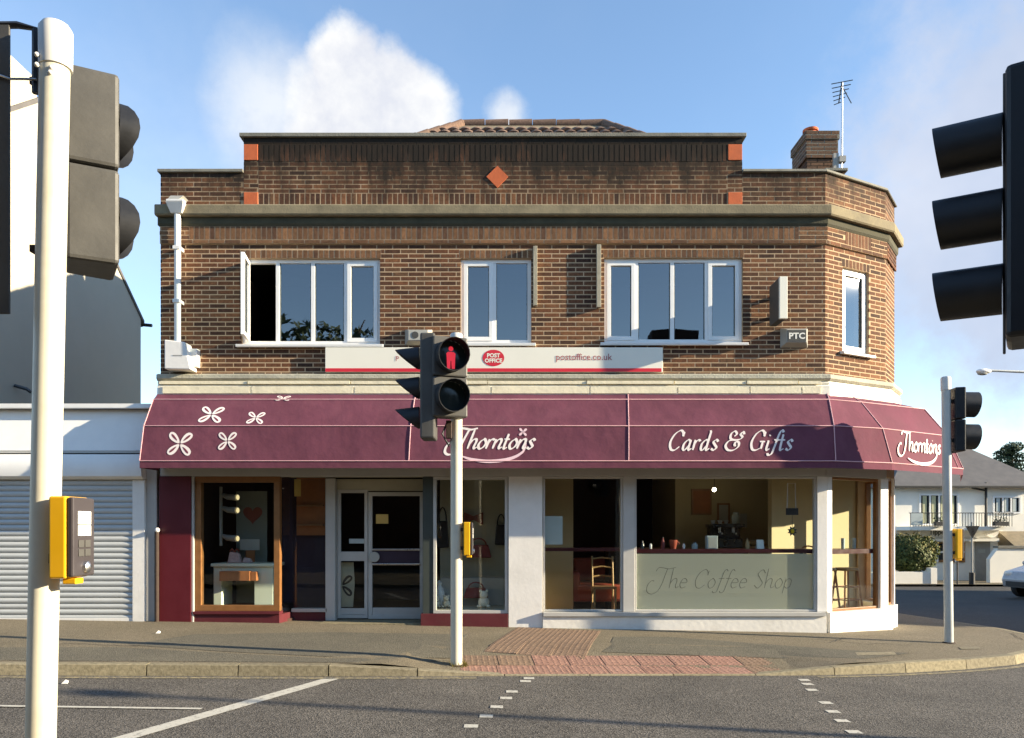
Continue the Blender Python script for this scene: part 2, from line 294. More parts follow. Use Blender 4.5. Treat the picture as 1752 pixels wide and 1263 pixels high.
# asphalt
def asphalt(name, c, patch, spk=.5):
    m, n, l, p = newmat(name); MATS[name] = m; p.inputs['Roughness'].default_value = .9; p.inputs['Specular IOR Level'].default_value = .25
    g = n.new('ShaderNodeNewGeometry')
    a = n.new('ShaderNodeTexNoise'); a.inputs['Scale'].default_value = .9; a.inputs['Detail'].default_value = 10; a.inputs['Roughness'].default_value = .68; l.new(g.outputs['Position'], a.inputs['Vector'])
    b = n.new('ShaderNodeTexVoronoi'); b.inputs['Scale'].default_value = 85; l.new(g.outputs['Position'], b.inputs['Vector'])
    c1 = n.new('ShaderNodeValToRGB'); c1.color_ramp.elements[0].position = .3; c1.color_ramp.elements[1].position = .72; c1.color_ramp.elements[0].color = (*c, 1); c1.color_ramp.elements[1].color = (*patch, 1); l.new(a.outputs['Fac'], c1.inputs[0])
    hv = n.new('ShaderNodeSeparateColor'); l.new(b.outputs['Color'], hv.inputs[0])
    mr = n.new('ShaderNodeMapRange'); mr.inputs[3].default_value = 1-spk; mr.inputs[4].default_value = 1+spk; l.new(hv.outputs[0], mr.inputs[0])
    mu = n.new('ShaderNodeMix'); mu.data_type = 'RGBA'; mu.blend_type = 'MULTIPLY'; mu.inputs[0].default_value = 1; l.new(c1.outputs[0], mu.inputs[6]); l.new(mr.outputs[0], mu.inputs[7]); l.new(mu.outputs[2], p.inputs['Base Color'])
    bp = n.new('ShaderNodeBump'); bp.inputs['Strength'].default_value = .55; bp.inputs['Distance'].default_value = .008; l.new(b.outputs['Distance'], bp.inputs['Height']); l.new(bp.outputs[0], p.inputs['Normal'])
    return m
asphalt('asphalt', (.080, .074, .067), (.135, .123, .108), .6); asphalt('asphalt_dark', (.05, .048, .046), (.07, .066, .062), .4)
asphalt('footway', (.150, .128, .088), (.205, .172, .120), .3); asphalt('footway_patch', (.112, .103, .080), (.150, .136, .102), .3)
def paint(name, c, under, wear):
    m, n, l, p = newmat(name); MATS[name] = m; p.inputs['Roughness'].default_value = .8
    g = n.new('ShaderNodeNewGeometry'); a = n.new('ShaderNodeTexNoise'); a.inputs['Scale'].default_value = 22; a.inputs['Detail'].default_value = 8; a.inputs['Roughness'].default_value = .75; l.new(g.outputs['Position'], a.inputs['Vector'])
    cr = n.new('ShaderNodeValToRGB'); cr.color_ramp.elements[0].position = wear; cr.color_ramp.elements[1].position = wear+.14; cr.color_ramp.elements[0].color = (*under, 1); cr.color_ramp.elements[1].color = (*c, 1); l.new(a.outputs['Fac'], cr.inputs[0]); l.new(cr.outputs[0], p.inputs['Base Color'])
    return m
paint('line_white', (.50, .48, .42), (.12, .11, .10), .33); paint('line_faded', (.30, .27, .19), (.11, .10, .085), .42); paint('line_yellow', (.34, .28, .15), (.12, .11, .09), .44)
M = MATS

# ------------------------------------------------------------------ ground
def cl(v, a, b): return max(a, min(b, v))
def RZ(x, y): return -.04-.016*(cl(x, -12, 12)+1)-.025*cl(y-11, 0, 30)
KERB0 = [(-30, 6.05), (-12, 7.26), (-5.14, 7.72), (-1.7, 7.95), (1.4, 8.23), (3.3, 8.42), (4.8, 8.78), (6.3, 9.45), (7.35, 10.5), (7.9, 11.9), (7.85, 13.5), (7.65, 16), (7.6, 22), (7.6, 45)]
def catmull(P, n=8):
    out = []
    P = [Vector(p) for p in P]
    for i in range(len(P)-1):
        a, b, c, d = P[max(i-1, 0)], P[i], P[i+1], P[min(i+2, len(P)-1)]
        for k in range(n):
            t = k/n; out.append(.5*((2*b)+(c-a)*t+(2*a-5*b+4*c-d)*t*t+(3*b-a-3*c+d)*t**3))
    out.append(P[-1]); return out
KERB = catmull(KERB0, 10)
def resample(P, step):
    out = [P[0]]; acc = 0
    for a, b in zip(P, P[1:]):
        L = (b-a).length; t = step-acc
        while t <= L: out.append(a+(b-a)*(t/L)); t += step
        acc = (acc+L) % step
    return out
def kdist(x, y):
    p = Vector((x, y)); best = 1e9
    for a, b in zip(KERB, KERB[1:]):
        ab = b-a; t = cl((p-a).dot(ab)/max(ab.length_squared, 1e-9), 0, 1); best = min(best, (p-a-ab*t).length)
    return best
def sstep(a, b, v):
    t = cl((v-a)/(b-a), 0, 1); return t*t*(3-2*t)
def upstand(x, y):
    if y > 10: return .11
    return .11-.098*sstep(-1.35, -.6, x)*(1-sstep(3.0, 3.9, x))
def PZ(x, y):
    d = kdist(x, y)
    return RZ(x, y)+.11+.010*min(d, 3.5)-(.11-upstand(x, cl(y, 0, 9.99) if x < 5 else y))*(1-sstep(.1, 1.5, d))
def onroad(px, py, h=RZ):
    Y = 8.0
    for _ in range(25):
        X = (px-876)/F*Y; Y = .5*Y+.5*(EYE-h(X, Y))*F/(py-905)
    return Vector(((px-876)/F*Y, Y, h((px-876)/F*Y, Y)))
def grid(name, xs, ys, zf, m, kind='structure'):
    b = MB(); nx = len(xs)
    b.v = [(x, y, zf(x, y)) for y in ys for x in xs]
    b.f = [(j*nx+i, j*nx+i+1, (j+1)*nx+i+1, (j+1)*nx+i) for j in range(len(ys)-1) for i in range(nx-1)]
    o = b.build(name, m); tag(o, kind=kind); return o
fr = lambda a, b, n: [a+(b-a)*i/n for i in range(n+1)]
ground = grid('ground', [-900, -200, -60, 0, 60, 200, 900], [-600, -100, 0, 60, 300, 1500], lambda x, y: -3.2, M['tan_roof'])
tag(ground, 'dull brown open ground spreading under the street to the horizon')
road = grid('road', fr(-60, 90, 75), fr(-45, 60, 70), RZ, M['asphalt'])
tag(road, 'grey asphalt road running across in front of the shop')

def cdt_sheet(name, poly, zf, m, step=.35, lim=None, parent=None, dz=0):
    vs = [Vector(p) for p in poly]; n = len(vs)
    x0, x1 = min(v.x for v in vs), max(v.x for v in vs); y0, y1 = min(v.y for v in vs), max(v.y for v in vs)
    if lim: x0, x1, y0, y1 = lim
    pts = list(vs); x = x0+step/2
    while x < x1:
        y = y0+step/2
        while y < y1: pts.append(Vector((x, y))); y += step
        x += step
    r = delaunay_2d_cdt(pts, [(i, (i+1) % n) for i in range(n)], [], 1, 1e-5)
    b = MB(); b.add([(v.x, v.y, zf(v.x, v.y)+dz) for v in r[0]], [tuple(f) for f in r[2]])
    o = b.build(name, m, parent); return o
def offset(P, d):
    out = []
    for i, p in enumerate(P):
        t = (P[min(i+1, len(P)-1)]-P[max(i-1, 0)]).normalized(); out.append(p+Vector((-t.y, t.x))*d)
    return out
inner = offset(KERB, .125)
pav = cdt_sheet('pavement', inner+[Vector((-30, 45))], PZ, M['footway'], .4, (-9, 8, 7.5, 17))
tag(pav, 'worn brown-grey tarmac pavement in front of the shops', kind='structure')
# kerb stones, one by one
st = resample([p for p in KERB if p.x > -8.5 or p.y > 12], .915)
for a, b in zip(st, st[1:]):
    if a.y > 22 or a.x < -8: continue
    t = (b-a).normalized(); nn = Vector((-t.y, t.x)); a2 = a+t*.006; b2 = b-t*.006
    q = MB(); zs = []
    for p in (a2, b2):
        u = upstand(p.x, p.y); r = RZ(p.x, p.y)
        zs.append((p, r-.06, r+u))
    (pa, la, ha), (pb, lb, hb) = zs
    prof = lambda p, lo, hi: [(*(p), lo), (*(p+nn*.022), hi-.004), (*(p+nn*.036), hi+.003), (*(p+nn*.127), hi+.004), (*(p+nn*.127), lo)]
    A, B = prof(pa, la, ha), prof(pb, lb, hb)
    q.add(A+B, [(0, 1, 2, 3, 4), (9, 8, 7, 6, 5)]+[(i, (i+1) % 5, 5+(i+1) % 5, 5+i) for i in range(5)])
    o = q.build('kerb_stone', M['kerbstone'], pav)
# footway patches and cracks
def patch(name, pix, h, m, parent, dz, step=.4):
    pts = [onroad(px, py, h) for px, py in pix]
    o = cdt_sheet(name, [Vector((p.x, p.y)) for p in pts], h, m, step, None, parent, dz); return o
patch('tarmac_patch', [(220, 1104), (330, 1086), (560, 1082), (800, 1086), (800, 1127), (560, 1124), (380, 1115)], PZ, M['footway_patch'], pav, .004)
patch('tarmac_patch', [(1050, 1090), (1140, 1090), (1440, 1112), (1560, 1118), (1480, 1128), (1340, 1127), (1030, 1116)], PZ, M['footway_patch'], pav, .004)
patch('tarmac_patch', [(0, 1108), (200, 1108), (560, 1127), (770, 1131), (600, 1134), (100, 1131), (0, 1130)], PZ, M['footway_patch'], pav, .0035)
patch('access_cover', [(1463, 1117), (1530, 1116), (1534, 1121), (1467, 1122)], PZ, M['kerbstone'], pav, .006)
patch('access_cover', [(1640, 1108), (1675, 1107), (1678, 1111), (1645, 1112)], PZ, M['kerbstone'], pav, .006)
def ribbon3(pix, wd, h, dz):
    pts = [onroad(px, py, h) for px, py in pix]; b = MB(); vs = []
    for i, p in enumerate(pts):
        t = (pts[min(i+1, len(pts)-1)]-pts[max(i-1, 0)]); t.z = 0; t.normalize(); nn = Vector((-t.y, t.x, 0))*wd/2
        for q in (p-nn, p+nn): vs.append((q.x, q.y, h(q.x, q.y)+dz))
    b.add(vs, [(2*i, 2*i+1, 2*i+3, 2*i+2) for i in range(len(pts)-1)]); return b
def jag(pix, n, amp):
    out = []
    for (a, b), (c, d) in zip(pix, pix[1:]):
        for k in range(n): t = k/n; out.append((a+(c-a)*t, b+(d-b)*t+random.uniform(-amp, amp)))
    return out+[pix[-1]]
for pix in ([(1400, 1094), (1440, 1098), (1470, 1102), (1560, 1104)], [(1420, 1100), (1445, 1092)], [(1730, 1085), (1752, 1096)], [(60, 1102), (180, 1104), (235, 1107)]):
    ribbon3(jag(pix, 6, 1.2), .014, PZ, .007).build('crack', M['asphalt_dark'], pav)
# tactile paving slabs
def slab_mesh(name, m):
    b = MB(); S = .394/2
    b.add([(-S, -S, -.03), (S, -S, -.03), (S, S, -.03), (-S, S, -.03), (-S, -S, 0), (S, -S, 0), (S, S, 0), (-S, S, 0)], [(4, 5, 6, 7), (0, 1, 5, 4), (1, 2, 6, 5), (2, 3, 7, 6), (3, 0, 4, 7)])
    for i in range(6):
        for j in range(6):
            cx, cy = (i-2.5)*.0655, (j-2.5)*.0655; vs = []
            for r, h in ((.0135, 0), (.0095, .005)):
                for k in range(6): an = k*math.pi/3; vs.append((cx+r*math.cos(an), cy+r*math.sin(an), h))
            b.add(vs, [(k, (k+1) % 6, 6+(k+1) % 6, 6+k) for k in range(6)]+[tuple(range(6, 12))])
    return b.mesh(name, m)
sm1, sm2 = slab_mesh('tactile_slab', M['tactile']), slab_mesh('tactile_slab_worn', M['tactile_worn'])
def put_slab(me, x, y, rz, dz=0):
    o = bpy.data.objects.new('tactile_slab', me); col.objects.link(o); o.parent = pav
    e = .15; ax = math.atan2(PZ(x, y+e)-PZ(x, y-e), 2*e); ay = -math.atan2(PZ(x+e, y)-PZ(x-e, y), 2*e)
    o.location = (x, y, PZ(x, y)+.007+dz); o.rotation_euler = (ax, ay, rz)
kt = math.atan2(8.42-7.95, 3.3+1.7)
for i in range(9):
    for j in range(2):
        x = -.36+i*.4; y = 8.42+.088*(x-1.4)*1.02+.06+j*.4
        put_slab(sm1 if not (i < 2 and j == 1) and i < 8 else sm2, x, y, kt)
for i in range(3):
    for j in range(5):
        a_ = R(12); x = -.10+i*.4*math.cos(a_)+j*.4*math.sin(a_); y = 9.26-i*.4*math.sin(a_)+j*.4*math.cos(a_)
        if y < 10.9: put_slab(sm2, x, y, -a_, -.0025-.0005*(i % 2))
# painted markings
def line(name, pix, wd, m, dz=.004):
    ribbon3(pix, wd, RZ, dz).build(name, M[m], road)
dens = lambda a, b, n: [(a[0]+(b[0]-a[0])*i/n, a[1]+(b[1]-a[1])*i/n) for i in range(n+1)]
line('painted_line', dens((120, 1290), (570, 1161), 8), .145, 'line_white')
line('painted_line', dens((-160, 1207), (345, 1214), 6), .055, 'line_white', .008)
yl = offset(KERB, -.10)
for rng in ((-16, -.3), (3.2, 7.2)):
    seg = [p for p in yl if rng[0] < p.x < rng[1] and p.y < 10.5]
    b = MB(); o2 = []
    for i, p in enumerate(seg):
        t = (seg[min(i+1, len(seg)-1)]-seg[max(i-1, 0)]).normalized(); nn = Vector((-t.y, t.x))*.035
        for q in (p-nn, p+nn): o2.append((q.x, q.y, RZ(q.x, q.y)+.004))
    b.add(o2, [(2*i, 2*i+1, 2*i+3, 2*i+2) for i in range(len(seg)-1)]); b.build('kerb_line', M['line_yellow'], road)
studs = [(905, 1161), (899, 1166), (876, 1186-2), (866, 1196-1), (850, 1210), (832, 1226), (806, 1243)]
studs += [(1376, 1164), (1382, 1171), (1389, 1181), (1413, 1203), (1425, 1218), (1441, 1234), (1461, 1253), (1478, 1275)]
for px, py in studs:
    p = onroad(px, py); q = MB(); hw = .055
    q.v = [(p.x+a*hw, p.y+b*hw, RZ(p.x+a*hw, p.y+b*hw)+.004) for a, b in ((-1, -.9), (1, -.9), (1, .9), (-1, .9))]; q.f = [(0, 1, 2, 3)]
    q.build('crossing_stud', M['line_white'], road)
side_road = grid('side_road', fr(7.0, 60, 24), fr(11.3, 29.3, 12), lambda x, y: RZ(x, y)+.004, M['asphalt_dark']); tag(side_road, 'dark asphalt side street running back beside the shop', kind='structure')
# side street kerb-side pavement by the white house
far_pav = grid('far_pavement', fr(9, 40, 20), fr(29.2, 33.2, 4), lambda x, y: RZ(x, y)+.09, M['footway']); tag(far_pav, 'sunlit strip of pavement before the white house')

# ------------------------------------------------------------------ the shop building
Y0 = 11.1; S0 = Y0/F
FX = lambda px: (px-876)*S0
FZ = lambda py: EYE+(905-py)*S0
def panel(ox, oy, ang):
    u = Vector((math.cos(ang), math.sin(ang))); n = Vector((math.sin(ang), -math.cos(ang)))
    def P(s, d, z): return (ox+u.x*s+n.x*d, oy+u.y*s+n.y*d, z)
    P.u, P.n, P.ang, P.o = u, n, ang, Vector((ox, oy)); return P
A28 = R(28)
PF = panel(0, Y0, 0)
XL, XR = FX(275), FX(1412)
PS = panel(XR, Y0, A28); SL = 1.33
c1 = PS(SL, 0, 0); PD = panel(c1[0], c1[1], R(54)); DL = .72
c2 = PD(DL, 0, 0); PE = panel(c2[0], c2[1], R(90)); EL = 17.5-c2[1]
PL = panel(XL, 17.5, R(-90)); LL = 17.5-Y0           # left flank, s runs towards the street
shop = thing('shop_building', (0, Y0, PZ(0, 10.9)), 'two storey brown brick corner shop building with stepped parapet and splayed corner', 'building')
ZB, ZT = FZ(652), FZ(296)              # brickwork bottom, low parapet top
ZH = FZ(236)                           # raised parapet top
def wall_cells(P, s0, s1, z0, z1, holes, thick):
    ss = sorted({s0, s1, *[h[0] for h in holes], *[h[1] for h in holes]}); zz = sorted({z0, z1, *[h[2] for h in holes], *[h[3] for h in holes]})
    solid = {}
    for i in range(len(ss)-1):
        for j in range(len(zz)-1):
            cs, cz = (ss[i]+ss[i+1])/2, (zz[j]+zz[j+1])/2
            solid[i, j] = not any(h[0] < cs < h[1] and h[2] < cz < h[3] for h in holes)
    b = MB()
    for (i, j), ok in solid.items():
        if not ok: continue
        a, c, e, f = ss[i], ss[i+1], zz[j], zz[j+1]
        b.add([P(a, 0, e), P(c, 0, e), P(c, 0, f), P(a, 0, f)], [(0, 1, 2, 3)])
        b.add([P(a, -thick, e), P(c, -thick, e), P(c, -thick, f), P(a, -thick, f)], [(3, 2, 1, 0)])
        for di, dj, q in ((-1, 0, [(a, 0, e), (a, 0, f), (a, -thick, f), (a, -thick, e)]), (1, 0, [(c, 0, e), (c, -thick, e), (c, -thick, f), (c, 0, f)]),
                          (0, -1, [(a, 0, e), (a, -thick, e), (c, -thick, e), (c, 0, e)]), (0, 1, [(a, 0, f), (c, 0, f), (c, -thick, f), (a, -thick, f)])):
            if not solid.get((i+di, j+dj), False): b.add([P(*x) for x in q], [(0, 1, 2, 3)])
    return b
WIN = [(FX(413), FX(650), FZ(589), FZ(442)), (FX(788), FX(909), FZ(587), FZ(442)), (FX(1034), FX(1271), FZ(586), FZ(441))]
ws0, ws1 = .37, .95; SWIN = (ws0, ws1, FZ(596), FZ(449))
BRICK_SM, BRICK_ST = [], []            # (P, s0,s1,z0,z1,d)
CH = .0655; BL = .230; J = .0155
def courses(P, s0, s1, z0, z1, holes, d=0, phase=0, edge=0):
    n = round((z1-z0)/CH); ch = (z1-z0)/n; out = []
    for k in range(n):
        za, zb = z0+k*ch+J/2, z0+(k+1)*ch-J/2; zc = (za+zb)/2
        segs = [(s0, s1)]
        for h in holes:
            if h[2] < zc < h[3]:
                segs = [q for a, b in segs for q in ((a, min(b, h[0])), (max(a, h[1]), b)) if q[1]-q[0] > .02]
        for a, b in segs:
            x = math.floor((a-phase)/BL)*BL+phase-(BL/2 if k % 2 else 0)
            while x < b:
                p, q = max(x, a), min(x+BL, b)
                if q-p > .035: out.append((P, p+(J/2 if p > a else 0), q-(J/2 if q < b else 0), za, zb, d))
                x += BL
            
    return out
def soldiers(P, s0, s1, z0, z1, d=0, w_=.0745):
    n = max(1, round((s1-s0)/w_)); w2 = (s1-s0)/n
    return [(P, s0+i*w2+.008, s0+(i+1)*w2-.008, z0+.004, z1-.004, d) for i in range(n)]
zb0, zb1 = FZ(418.5), FZ(389)          # soldier band
zs_ = zb0+.06                          # stretcher at its foot
zl0, zl1 = FZ(441), FZ(426)            # lintel soldiers
holesF = [(a, b, c, d) for a, b, c, d in WIN]
lint = [(a-.02, b+.02, d, d+.118) for a, b, c, d in WIN]
front = courses(PF, XL, XR, ZB, zb0-.002, holesF+lint)
band = courses(PF, XL, XR, zb0, zs_, [], .035)
band += soldiers(PF, FX(325), FX(1366), zs_, zb1, .035)+courses(PF, FX(1366), XR+.02, zs_, zb1, [], .035)+courses(PF, XL, FX(325), zs_, zb1, [], .035)
lints = [q for a, b, c, d in lint for q in soldiers(PF, a, b, c, d, .001)]
zc1 = FZ(352)                          # cornice top
RPX0, RPX1 = FX(417), FX(1270)
ter = [(RPX0, RPX0+.21, FZ(275), FZ(247)), (RPX1-.21, RPX1, FZ(275), FZ(247)), (RPX0, RPX0+.21, FZ(352), FZ(329)), (RPX1-.21, RPX1, FZ(352), FZ(329))]
zp0, zp1 = FZ(352), FZ(331)            # soldiers above the cornice
zq0, zq1 = FZ(277), FZ(247)            # big soldiers near the top
par = courses(PF, XL, RPX0, zc1, ZT, [])+courses(PF, RPX1, XR, zc1, ZT, [])
par += soldiers(PF, RPX0+.215, RPX1-.215, zp0, zp1)+courses(PF, RPX0, RPX0+.21, FZ(329), FZ(277), [])+courses(PF, RPX1-.21, RPX1, FZ(329), FZ(277), [])
par += courses(PF, RPX0+.215, RPX1-.215, zp1, zq0, [])+soldiers(PF, RPX0+.215, RPX1-.215, zq0, zq1, .004)+courses(PF, RPX0, RPX1, zq1, ZH, [], .002)
hS = [SWIN]; lS = [(ws0-.02, ws1+.02, SWIN[3], SWIN[3]+.118)]
splay = courses(PS, 0, SL, ZB, zb0-.002, hS+lS, 0, .06)+courses(PS, 0, SL, zb0, zs_, [], .035, .06)+courses(PS, 0, SL, zc1, ZT, [], 0, .06)
splay += soldiers(PS, .38, .96, zs_, zb1, .035)+courses(PS, 0, .38, zs_, zb1, [], .035)+courses(PS, .96, SL, zs_, zb1, [], .035)+soldiers(PS, *lS[0], .001)
side = courses(PE, 0, 2.5, ZB, ZT, [], 0, .1)+courses(PD, 0, DL, ZB, zb0, [], 0, .1)+courses(PD, 0, DL, zb0, zb1, [], .03, .1)+courses(PD, 0, DL, zc1, ZT, [], 0, .1)
left = courses(PL, LL-2.6, LL, ZB, zb1, [], 0, .1)+courses(PL, LL-2.6, LL, zc1, ZT, [], 0, .1)
# wall slabs (mortar); the bricks stand a few millimetres proud
wf = wall_cells(PF, XL+.002, XR, ZB, zb1+.12, holesF, .26)
wall_front = wf.build('front_wall', M['mortar'], shop)
b = MB(); b.pbox(PF, XL+.002, XR+.014, -.2, .033, zb0+.004, zb1); wall_band = b.build('corbel_band', M['mortar'], shop)
b = MB(); b.pbox(PF, XL+.002, XR, -.22, 0, zc1-.02, ZT-.002); b.pbox(PF, RPX0+.002, RPX1-.002, -.22, .0005, zc1, ZH-.002); wall_par = b.build('parapet', M['mortar'], shop)
b = wall_cells(PS, 0, SL, ZB, zb1+.12, hS, .26); b.pbox(PS, .005, SL-.005, -.2, .033, zb0+.004, zb1); b.pbox(PS, .003, SL-.002, -.22, .0005, zc1-.02, ZT-.002); wall_splay = b.build('splay_wall', M['mortar'], shop)
b = MB(); b.pbox(PD, .01, DL, -.22, 0, 2.3, ZT-.002); b.pbox(PE, .002, EL, -.22, 0, 2.3, ZT-.002); b.pbox(PE, .8, EL, -.22, 0, -.3, 2.299); wall_side = b.build('side_wall', M['mortar'], shop)
b = MB(); b.pbox(PL, 0, LL-.004, -.24, 0, -.3, ZT-.002); wall_left = b.build('flank_wall', M['mortar'], shop)
def joined(name, lst, m, parent):
    b = MB()
    for P, s0, s1, z0, z1, d in lst:
        e = d+.0008+random.uniform(0, .0016); i = d-.02
        b.add([P(s0, e, z0), P(s1, e, z0), P(s1, e, z1), P(s0, e, z1), P(s0, i, z0), P(s1, i, z0), P(s1, i, z1), P(s0, i, z1)], [(0, 1, 2, 3), (4, 5, 1, 0), (5, 6, 2, 1), (6, 7, 3, 2), (7, 4, 0, 3)])
    o = b.build(name, m, parent); return o
bmesh_cache = {}
def single(P, s0, s1, z0, z1, d, m, parent):
    key = (round(s1-s0, 3), round(z1-z0, 3), m.name)
    if key not in bmesh_cache:
        L, H = (s1-s0)/2, (z1-z0)/2; b = MB()
        b.add([(-L, -.001, -H), (L, -.001, -H), (L, -.001, H), (-L, -.001, H), (-L, .02, -H), (L, .02, -H), (L, .02, H), (-L, .02, H)], [(0, 1, 2, 3), (4, 5, 1, 0), (5, 6, 2, 1), (6, 7, 3, 2), (7, 4, 0, 3)])
        bmesh_cache[key] = b.mesh('brick', m)
    o = bpy.data.objects.new('brick', bmesh_cache[key]); col.objects.link(o); o.parent = parent
    c = Vector(P((s0+s1)/2, d+random.uniform(0, .0015), (z0+z1)/2)); o.location = c-wloc(parent); o.rotation_euler = (0, 0, P.ang)
# the bricks that show largest one by one: whole stretchers between the upper windows
cand = [q for q in front if q[2]-q[1] > BL-J-.004]
cand.sort(key=lambda q: abs(q[1]-1.0)+abs(q[3]-4.6)*.8)
ids = {id(q) for q in cand[:300]}
for q in cand[:300]: single(*q, M['brick'], wall_front)
def stuff(o): o['kind'] = 'stuff'; return o
stuff(joined('brickwork', [q for q in front if id(q) not in ids], M['brick'], wall_front)); stuff(joined('lintel_bricks', lints, M['soldier'], wall_front))
stuff(joined('soldier_bricks', band, M['soldier'], wall_band)); stuff(joined('parapet_bricks', par, M['brick'], wall_par)); stuff(joined('splay_bricks', splay, M['brick'], wall_splay))
stuff(joined('side_bricks', side, M['brick'], wall_side)); stuff(joined('flank_bricks', left, M['brick'], wall_left))
for a, c, e, f in ter:
    b = MB(); b.pbox(PF, a+.004, c-.004, -.02, .012, e+.004, f-.004); b.build('terracotta_block', M['terracotta'], wall_par, bevel=.004)
cx, cz, r_ = FX(851), FZ(303), .158
b = MB(); b.prism([PF(cx-r_, .012, cz), PF(cx, .012, cz-r_), PF(cx+r_, .012, cz), PF(cx, .012, cz+r_)], (0, .03, 0)); b.build('terracotta_diamond', M['terracotta'], wall_par)
# copings and cornice, mitred round the corner
def sweep(prof, paths, name, m, parent, cuts=None):
    """prof: list of (d, z); one closed moulding along front, splay and side"""
    b = MB(); tf, ts = math.tan(A28/2), math.tan(R(26)/2); rows = []
    for d, z in prof:
        rows.append([PF(paths[0], d, z), PF(XR+d*tf, d, z), PS(SL+d*ts, d, z), PD(paths[1], d, z)])
    n = len(prof)
    for k in range(3):
        vs = [rows[i][k] for i in range(n)]+[rows[i][k+1] for i in range(n)]
        b.add(vs, [(i, (i+1) % n, n+(i+1) % n, n+i) for i in range(n)])
    b.add([r[0] for r in rows], [tuple(range(n))]); b.add([r[-1] for r in rows], [tuple(range(n))])
    return b.build(name, m, parent)
zc0 = FZ(374)
sweep([(-.1, zc1+.002), (.12, zc1-.03), (.135, zc1-.05), (.135, zc0+.02), (.12, zc0), (-.1, zc0)], (XL-.03, DL), 'cornice', M['stone'], shop)
sweep([(-.1, zc0-.002), (.062, zc0-.002), (.058, zb1+.035), (.038, zb1+.002), (-.1, zb1+.002)], (XL-.01, DL), 'cornice_bed', M['stone_shadowed'], shop)  # cornice's shadow band painted into this moulding's dark stone colour
sweep([(-.26, ZT), (.035, ZT), (.045, ZT+.008), (.03, ZT+.045), (-.26, ZT+.05)], (RPX1+.002, DL), 'coping', M['coping'], shop)
b = MB(); b.pbox(PF, XL-.035, RPX0-.002, -.26, .04, ZT, ZT+.045); b.build('coping', M['coping'], shop, bevel=.006)
b = MB(); b.pbox(PF, RPX0-.05, RPX1+.05, -.26, .045, ZH, ZH+.055); b.build('coping', M['coping'], shop, bevel=.006)
b = MB(); b.pbox(PL, 0, LL-.05, -.26, .035, ZT, ZT+.045); b.build('coping', M['coping'], shop)
b = MB(); b.pbox(PL, LL-.16, LL-.01, -.02, .05, FZ(385), FZ(352)); b.build('cornice_return', M['stone'], shop)
# ledge over the shopfront and the cream fascia below it
zl_ = FZ(640)
sweep([(-.05, zl_+.012), (.06, zl_-.01), (.115, zl_-.03), (.12, zl_-.085), (.09, zl_-.115), (-.05, zl_-.115)], (XL-.01, DL), 'ledge', M['ledge'], shop)
sweep([(-.05, zl_-.117), (.075, zl_-.117), (.085, zl_-.15), (.07, zl_-.17), (.10, zl_-.19), (.105, FZ(684)), (-.05, FZ(684))], (XL-.005, DL), 'fascia', M['cap_white'], shop)
x = XL+.02                              # loose lengths of cream boarding
for k in range(9):
    L_ = random.uniform(.7, 1.6); 
    if x+L_ > XR-.1: L_ = XR-.1-x
    b = MB(); b.pbox(PF, x+.008, x+L_-.008, .086, .113+.012*(k % 2), zl_-.166, zl_-.122); b.pbox(PF, x+.06, x+L_+.04 if x+L_ < XR-.2 else x+L_-.01, .106, .118, zl_-.30, zl_-.20); b.build('fascia_board', M['cream_paint'], shop)
    x += L_
    if x > XR-.15: break
# flat roof, hip roof with tiles, chimney
b = MB(); b.prism([PF(XL+.1, -.23, ZT-.55), PF(XR, -.23, ZT-.55), PS(SL-.05, -.25, ZT-.55), PD(DL, -.25, ZT-.55), (c2[0]-.2, 17.4, ZT-.55), (XL+.1, 17.4, ZT-.55)], (0, 0, .12)); b.build('flat_roof', M['flat_roof'], shop)
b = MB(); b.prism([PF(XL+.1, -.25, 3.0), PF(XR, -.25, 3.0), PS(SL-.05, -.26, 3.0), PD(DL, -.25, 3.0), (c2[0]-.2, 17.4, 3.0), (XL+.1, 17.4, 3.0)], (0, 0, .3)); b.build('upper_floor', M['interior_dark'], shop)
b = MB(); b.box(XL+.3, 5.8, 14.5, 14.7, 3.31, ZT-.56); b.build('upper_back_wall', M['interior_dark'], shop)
b = MB(); b.box(XL, c2[0]-.01, 17.3, 17.5, -.3, ZT); b.build('rear_wall', M['mortar'], shop)
b = MB(); b.box(-4.0, 4.8, 15.2, 20.5, ZT-.6, 8.5); b.box(-3.4, 3.2, 14.75, 15.19, ZT-.6, 8.45); b.build('rear_wing', M['mortar'], shop)
ridge = [Vector((-.93, 14.2, 8.97)), Vector((1.70, 14.2, 8.97))]
E = [Vector((-2.5, 11.55, 7.05)), Vector((2.95, 11.55, 7.05)), Vector((2.95, 15.15, 7.05)), Vector((-2.5, 15.15, 7.05))]
b = MB(); b.add(ridge+E, [(2, 3, 1, 0), (3, 4, 1), (4, 5, 0, 1), (5, 2, 0)]); b.add([e-Vector((0, 0, 1.0)) for e in E]+E, [(0, 1, 5, 4), (1, 2, 6, 5), (2, 3, 7, 6), (3, 0, 4, 7)])
roof = b.build('hip_roof', M['tan_roof'], shop)
def tile_mesh():
    b = MB(); n = 7; W, Lh = .2, .33; vs = []
    for (yy, zz) in ((0, .03), (Lh, .0)):
        for i in range(n): t = i/(n-1); vs.append(((t-.5)*W*1.08, yy, zz+.042*math.sin(math.pi*t)**.8))
    for i in range(n): t = i/(n-1); vs.append(((t-.5)*W*1.08, 0, .012+.042*math.sin(math.pi*t)**.8-.02))
    b.add(vs, [(i, i+1, n+i+1, n+i) for i in range(n-1)]+[(2*n+i, 2*n+i+1, i+1, i) for i in range(n-1)]); b.smooth = True
    return b.mesh('roof_tile', M['tile'])
tm = tile_mesh(); fs_ = (ridge[0]-E[0]); run = math.hypot(14.2-11.55, 8.97-7.05); pitch = math.atan2(8.97-7.05, 14.2-11.55)
nt = 0
